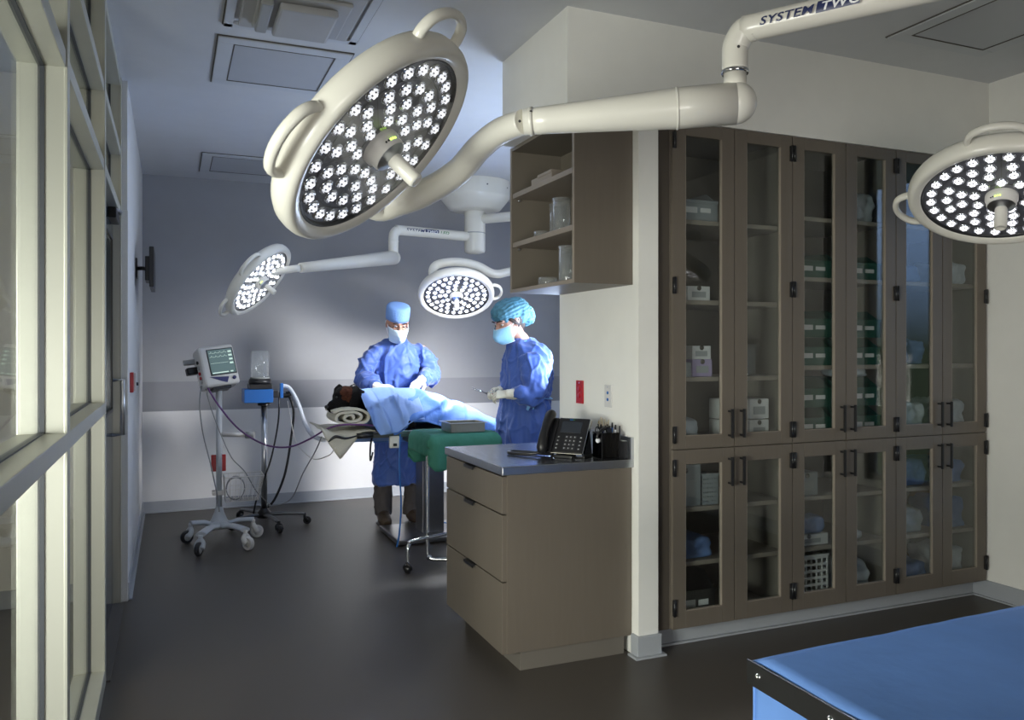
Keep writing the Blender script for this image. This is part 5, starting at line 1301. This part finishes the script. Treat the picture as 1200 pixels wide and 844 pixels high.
part('hair', MB().ell(P(0, -.035, .02), (.077 * hk, .082 * hk, .075 * hk), 'hair', rot=HR).ell(P(0, -.075, -.035), (.05, .045, .05), 'hair', rot=HR).sweep([P(-.066, .035, .035), P(-.076, .012, .01), P(-.072, -.02, -.03)], [.010, .014, .012], 'hair', seg=8), NR)
mb = MB(); mb.ell(P(0, -.02, .070), (.100, .130, .086), 'bouf', rot=HR); mb.ell(P(0, -.09, .045), (.092, .098, .098), 'bouf', rot=HR); mb.ell(P(0, -.15, -.005), (.072, .07, .076), 'bouf', rot=HR)
Hi = HR.inverted()
def puck(p):
    q = Hi @ (p - hc); a = math.atan2(q.x, q.z - .05)
    return .0035 * math.sin(q.y * 130 + 3 * noise.noise(q * 20)) * .5 + .004 * noise.noise(q * 45) + .002 * math.sin(a * 26)
bo = remesh(mb, 'bouffant_cap', .005, 2, .5, NR, NR.location, mats=['bouf'], disp=puck)
# gown
mb = MB()
mb.ellloft([(2.235, 5.13, 1.49, .075, .075), (2.25, 5.13, 1.47, .10, .10), (2.265, 5.125, 1.435, .13, .15), (2.275, 5.12, 1.37, .16, .185), (2.275, 5.12, 1.27, .175, .20), (2.255, 5.12, 1.12, .175, .19), (2.25, 5.12, 1.06, .168, .185), (2.25, 5.12, .95, .185, .20), (2.25, 5.12, .7, .19, .21), (2.25, 5.12, .35, .20, .22)], 'gown')
for i in range(2):
    limb(mb, [ns[i] + Vector((.02, .02 - .04 * i, -.01)), ns[i].lerp(ne[i], .5) + Vector((.01, 0, 0)), ne[i], ne[i].lerp(nw[i], .6), nw[i].lerp(ne[i], .10)], [.078, .082, .076, .060, .040], 'gown')
def nfold(p):
    f = folds(13, .016)(p)
    f -= .012 * math.exp(-((p.z - 1.085) / .014) ** 2) * (1 if p.x > 2.2 else .4)
    if p.z < 1.07: f += .012 * noise.noise(Vector((p.x * 26, p.y * 26, p.z * 2)))
    if 1.0 < p.z < 1.25 and p.y < 5.0: f += .012 * noise.noise(Vector((p.x * 30, p.y * 10, p.z * 22)))
    return f
gw = remesh(mb, 'surgical_gown', .008, 3, .5, NR, NR.location, mats=['gown'], disp=nfold)
subpart('neck_trim', MB().sweep([neck0 + Vector((.068 * math.cos(a * PI / 8), .075 * math.sin(a * PI / 8), .022 * math.cos(a * PI / 8) - .008)) for a in range(17)], .008, 'gownb', seg=8, spline=False, cap=False), gw, NR)
tie = [Vector((2.25 + .185 * math.cos(a), 5.12 + .195 * math.sin(a), 1.085 + .006 * math.sin(a * 3))) for a in [(-1.9 + 3.4 * k / 20) for k in range(21)]]
subpart('waist_tie', MB().sweep(tie, .010, 'gownb', seg=8, flat=.35, ref=(0, 0, 1), spline=False), gw, NR)
kn = V(621, 470, 4.905); subpart('tie_knot', MB().sweep([kn, kn + Vector((-.012, -.008, -.035)), kn + Vector((-.02, 0, -.06))], [.010, .014, .010], 'gownb', seg=8, flat=.5).sweep([kn, kn + Vector((.02, -.01, -.03)), kn + Vector((.022, -.004, -.055))], [.010, .012, .008], 'gownb', seg=8, flat=.5), gw, NR)
for i in range(2):
    g = MB(); hand_shapes(g, nw[i], nf[i] - nw[i], (-.2, -.5 if i == 0 else .5, .8), (1 if i == 0 else -1), .55, 'glove', 1.05)
    limb(g, [nw[i] + (nf[i] - nw[i]).normalized() * .02, nw[i], nw[i].lerp(ne[i], .30)], [.032, .033, .042], 'glove')
    remesh(g, 'glove', .004, 1, .5, NR, NR.location, mats=['glove'], disp=lambda p: noise.noise(p * 90) * .0012)
mb = MB()
for i in range(2):
    y = 5.02 + .20 * i; limb(mb, [(2.25, 5.04 + .16 * i, .86), (2.25, y, .47), (2.27, y, .07)], [.095, .072, .058], 'trouser')
    g = MB().sweep([(2.32, y, .042), (2.27, y, .052), (2.17, y, .045), (2.06, y, .032)], [.036, .044, .046, .03], 'shoe', seg=14)
    for v in g.bm.verts: v.co.z = max(v.co.z, 0)
    part('shoe', g, NR)
remesh(mb, 'trousers', .009, 2, .5, NR, NR.location, mats=['trouser'])
# needle holder in the assistant's fingers
sp = V(571, 461, 5.03); tp = V(553, 456, 5.03)
t = thing('needle_holder', 'thin steel needle holder held in the gloved fingers of the assistant', 'instrument', tuple(sp))
part('blade', MB().sweep([sp, sp.lerp(tp, .6), tp], [.004, .003, .0012], 'chrome', seg=8, spline=False), t)
part('blade', MB().sweep([sp + Vector((0, 0, -.004)), sp.lerp(tp, .6) + Vector((0, 0, .008)), tp + Vector((0, 0, .014))], [.004, .003, .0012], 'chrome', seg=8, spline=False), t)
part('finger_ring', MB().sweep([sp + Vector((.03 + .014 * math.cos(a * PI / 6), 0, .012 + .011 * math.sin(a * PI / 6))) for a in range(13)], .0025, 'chrome', seg=6, spline=False, cap=False), t)

# ------------------------------------------------------------------ on the counter
# desk phone
PR = -math.radians(52); PL = atz(662, 537, .9085) + Vector((.035, .05, 0))
t = thing('desk_phone', 'black office desk phone with handset and looped cord on the steel counter', 'telephone', (PL.x, PL.y, .9085), rz=PR)
def lp(name, mb, par=None): return mb.build(name, par or t)
TL = math.radians(58)
def tilt(mb, oz=.018, oy=-.055):
    R = Matrix.Rotation(TL, 3, 'X')
    for v in mb.bm.verts: v.co = R @ v.co + Vector((0, oy, oz))
    return mb
lp('base_stand', MB().box((-.075, -.03, 0), (.105, .085, .012), 'black', .004).poly([(-.05, -.03, .01), (-.05, .075, .01), (-.05, .05, .12)], 'black', ext=(.012, 0, 0)).poly([(.085, -.03, .01), (.085, .075, .01), (.085, .05, .12)], 'black', ext=(.012, 0, 0)).box((-.03, -.075, 0), (.06, -.03, .014), 'black', .004))
lp('phone_body', tilt(MB().box((-.052, 0, -.012), (.108, .185, .012), 'black', .006)))
lp('chrome_edge', tilt(MB().box((.1085, .004, -.010), (.112, .181, .013), 'chrome', .001).box((-.052, -.003, -.010), (.108, -.0005, .013), 'chrome', .001)))
s_ = lp('phone_screen', tilt(MB().box((-.03, .105, .0125), (.075, .165, .014), 'lcd', .001)))
lp('brand_lamp', tilt(MB().box((.005, .172, .0125), (.022, .176, .0138), 'blue').box((.022, .172, .0125), (.032, .176, .0138), 'green_letter')), s_)
kk = lp('keypad', tilt(MB().box((-.044, .006, .0122), (.10, .098, .0128), 'black')))
for i in range(4):
    for j in range(3):
        x, y = .003 + j * .021, .018 + i * .0195
        o = lp('phone_key', tilt(MB().box((x, y, .0128), (x + .016, y + .013, .0148), 'key', .002)), kk)
        lp('key_print', tilt(MB().box((x + .006, y + .004, .0149), (x + .010, y + .009, .0153), 'keyw')), kk)
for i in range(4):
    for x in (-.038, .078):
        y = .018 + i * .0195; lp('phone_key', tilt(MB().box((x, y, .0128), (x + .014, y + .010, .0145), 'key', .002)), kk); lp('key_print', tilt(MB().box((x + .004, y + .003, .0146), (x + .010, y + .007, .0150), 'keyw')), kk)
h = MB(); h.sweep([(-.092, .0, .020), (-.092, .012, .034), (-.092, .09, .048), (-.092, .175, .034), (-.092, .195, .018)], [.020, .027, .021, .027, .021], 'black', seg=16, n=6, ref=(1, 0, 0))
lp('handset', tilt(h, .020, -.055)); lp('cradle', tilt(MB().box((-.115, .0, -.014), (-.056, .185, .008), 'black', .006)))
lp('handset_cord', MB().sweep([(-.092, -.062, .03), (-.12, -.09, .018), (-.20, -.10, .011), (-.265, -.085, .010), (-.28, -.055, .010), (-.26, -.03, .010), (-.18, -.02, .010), (-.10, -.03, .010), (-.06, -.035, .012)], .0085, 'black', seg=10, n=8))
# pen organiser
ox0, oy0 = 1.838, 3.29
t = thing('pen_organiser', 'smoked see-through desk organiser full of pens and scissors beside the phone', 'organiser', (1.88, 3.35, .9085))
m = MB(); z0, z1 = .9085, 1.03
for a in (((ox0, oy0), (ox0 + .095, oy0 + .004)), ((ox0, oy0 + .086), (ox0 + .095, oy0 + .09)), ((ox0, oy0 + .004), (ox0 + .004, oy0 + .086)), ((ox0 + .091, oy0 + .004), (ox0 + .095, oy0 + .086))): m.box((a[0][0], a[0][1], z0), (a[1][0], a[1][1], z1), 'smoke', .001)
part('organiser_wall', m, t); part('organiser_floor', MB().box((ox0, oy0, z0), (ox0 + .095, oy0 + .09, z0 + .004), 'black'), t)
part('divider', MB().box((ox0 + .052, oy0 + .004, z0 + .004), (ox0 + .055, oy0 + .086, z1 + .02), 'black').box((ox0 + .091, oy0 - .001, z0), (ox0 + .097, oy0 + .0015, z1 + .03), 'black').box((ox0 - .002, oy0 - .001, z0), (ox0 + .003, oy0 + .0015, z1), 'black'), t)
pens = [(.012, .02, .02, .15, 'steel'), (.03, .05, -.02, .155, 'plasticg'), (.022, .07, .015, .15, 'lettering_white'), (.065, .03, .01, .16, 'blue'), (.075, .06, -.01, .15, 'red'), (.04, .03, -.015, .145, 'navy'), (.08, .02, .006, .15, 'lettering_white')]
for i, (dx, dy, lean, L_, mm_) in enumerate(pens):
    p0 = Vector((ox0 + dx, oy0 + dy, .9135)); p1 = p0 + Vector((lean, .004, L_))
    nm = {'steel': 'silver', 'plasticg': 'grey', 'lettering_white': 'white', 'blue': 'blue', 'red': 'red', 'navy': 'dark navy'}[mm_]
    pp = thing('pen', '%s pen standing in the smoked organiser%s' % (nm, ', right-hand cell' if i == 6 else ''), 'pen', tuple(p0), 'pens in the smoked organiser')
    part('barrel', MB().sweep([p0, p0.lerp(p1, .85)], .0042, mm_, seg=10, spline=False), pp); part('cap', MB().sweep([p0.lerp(p1, .85), p1], [.0046, .004], 'black', seg=10, spline=False), pp)
for k, (dx, col_n, who) in enumerate(((.018, 'black', 'left'), (.07, 'steel', 'right'))):
    sc_ = thing('scissors', '%s-handled scissors standing points down in the %s part of the organiser' % ('black' if k == 0 else 'steel', who), 'scissors', (ox0 + dx, oy0 + .045, .914))
    for s in (-1, 1):
        b0 = Vector((ox0 + dx, oy0 + .045, .914)); b1 = b0 + Vector((s * .008, 0, .11))
        part('blade', MB().sweep([b0 + Vector((-s * .004, 0, 0)), b1], [.003, .005], 'chrome', seg=8, spline=False, flat=.4), sc_)
        c0 = b1 + Vector((s * .008, 0, .016)); part('finger_ring', MB().sweep([c0 + Vector((.012 * math.cos(a * PI / 6), 0, .016 * math.sin(a * PI / 6))) for a in range(13)], .0032, col_n, seg=8, spline=False, cap=False), sc_)
t = thing('cable_clip', 'black curved cable clip hooked over the left side of the organiser', 'clip', (ox0, oy0 + .03, 1.03))
part('arc', MB().sweep([(ox0 - .008, oy0 + .02, .99), (ox0 - .012, oy0 + .02, 1.02), (ox0 + .02, oy0 + .02, 1.05), (ox0 + .06, oy0 + .03, 1.055)], .006, 'black', seg=10), t); part('clip_end', MB().ell((ox0 - .010, oy0 + .02, .995), (.012, .008, .012), 'lettering_white'), t)
# swab cup and black file holder
t = thing('wire_cup', 'grey cup of thin tan swab sticks behind the black holder, by the column', 'cup', (1.925, 3.43, .9085))
part('cup_wall', MB().lathe([(.0, .002), (.028, .002), (.033, .14), (.031, .14), (.026, .005), (0, .005)], 'plasticg', (1.925, 3.43, .9085), seg=20), t)
for k in range(8):
    a = k * .8; b0 = Vector((1.925 + .012 * math.cos(a), 3.43 + .012 * math.sin(a), .915))
    single('swab_stick', MB().sweep([b0, b0 + Vector((.014 * math.cos(a), .014 * math.sin(a), .155 + .01 * (k % 3)))], .002, 'amber', seg=6, spline=False), 'thin tan swab stick standing in the grey cup by the column', 'swab', tuple(b0), 'swab sticks in the grey cup')
t = thing('card_holder', 'short black box holder at the counter edge against the steel backsplash', 'holder', (1.945, 3.30, .9085))
part('holder_box', MB().box((1.936, 3.262, .9085), (1.960, 3.345, .99), 'black', .002), t); part('divider', MB().box((1.941, 3.266, .985), (1.955, 3.341, .993), 'plasticg'), t)

# ------------------------------------------------------------------ covered table in the right foreground
t = thing('covered_table', 'blue-draped steel table in the right foreground corner with bolted edge strip', 'table', (1.6, .85, 0), rz=0)
TZ_ = .862
cn = [Vector((.955, 1.165, 0)), Vector((2.45, 1.215, 0)), Vector((2.45, .50, 0)), Vector((.935, .50, 0))]
G = []
for i in range(41):
    row = []
    for j in range(31):
        u, v = i / 40, j / 30; p = (cn[0].lerp(cn[1], u)).lerp(cn[3].lerp(cn[2], u), v)
        z = TZ_ + .0022 * noise.noise(Vector((p.x * 4, p.y * 4, 0))) + .0012 * noise.noise(Vector((p.x * 12, p.y * 9, 1)))
        if v == 0: z -= .004
        row.append(Vector((p.x + (.004 * noise.noise(Vector((0, p.y * 9, 0))) + .006 * math.sin(v * 18) * .4 if i == 0 else 0), p.y, z)))
    G.append(row)
part('table_cover', MB().sheet(G, 'tabledrape', thick=.003), t)
part('table_core', MB().box((.963, .51, TZ_ - .034), (2.44, 1.155, TZ_ - .007), 'steeld', .002), t)
# hanging cover under the strip, far, near and left sides
for nm, (a, b_) in (('cover_flap', (cn[0], cn[3])), ('cover_flap', (cn[1], cn[0])), ('cover_flap', (cn[3], cn[2]))):
    d = (b_ - a); out = Vector((d.y, -d.x, 0)).normalized()
    if out.dot(a.lerp(b_, .5) - Vector((1.7, .84, 0))) < 0: out = -out
    G = [[a.lerp(b_, i / 40) - out * .006 + out * (.008 * math.sin(i * .8) * (j / 14) + .012 * noise.noise(Vector((i * .15, j * .1, 4))) * (j / 14)) + Vector((0, 0, TZ_ - .006 - .42 * j / 14)) for j in range(15)] for i in range(41)]
    part(nm, MB().sheet(G, 'tabledrape', thick=.0025), t)
e = MB(); a, b_ = cn[0] + Vector((-.004, .003, 0)), cn[3] + Vector((-.004, 0, 0)); d = (b_ - a).normalized(); o_ = Vector((-1, 0, 0)) * .004
e.poly([a + Vector((0, 0, TZ_ - .040)), b_ + Vector((0, 0, TZ_ - .040)), b_ + Vector((0, 0, TZ_ + .001)), a + Vector((0, 0, TZ_ + .001))], 'steeld', ext=tuple(o_))
st = part('edge_strip', e, t, 'dark bolted steel strip')
subpart('polished_lip', MB().sweep([a + o_ * .5 + Vector((0, 0, TZ_ + .001)), b_ + o_ * .5 + Vector((0, 0, TZ_ + .001))], .0022, 'chrome', seg=8, spline=False), st, t)
for k in range(4):
    q = a.lerp(b_, .045 + .26 * k) + o_ + Vector((0, 0, TZ_ - .018)); subpart('bolt', MB().lathe([(0, .005), (.004, .004), (.006, 0)], 'chrome', q, (-1, 0, 0), 14), st, t)
for x in (1.05, 2.35):
    for y in (.58, 1.10): part('leg', MB().sweep([(x, y, 0), (x, y, TZ_ - .034)], .018, 'chrome', seg=14, spline=False), t)
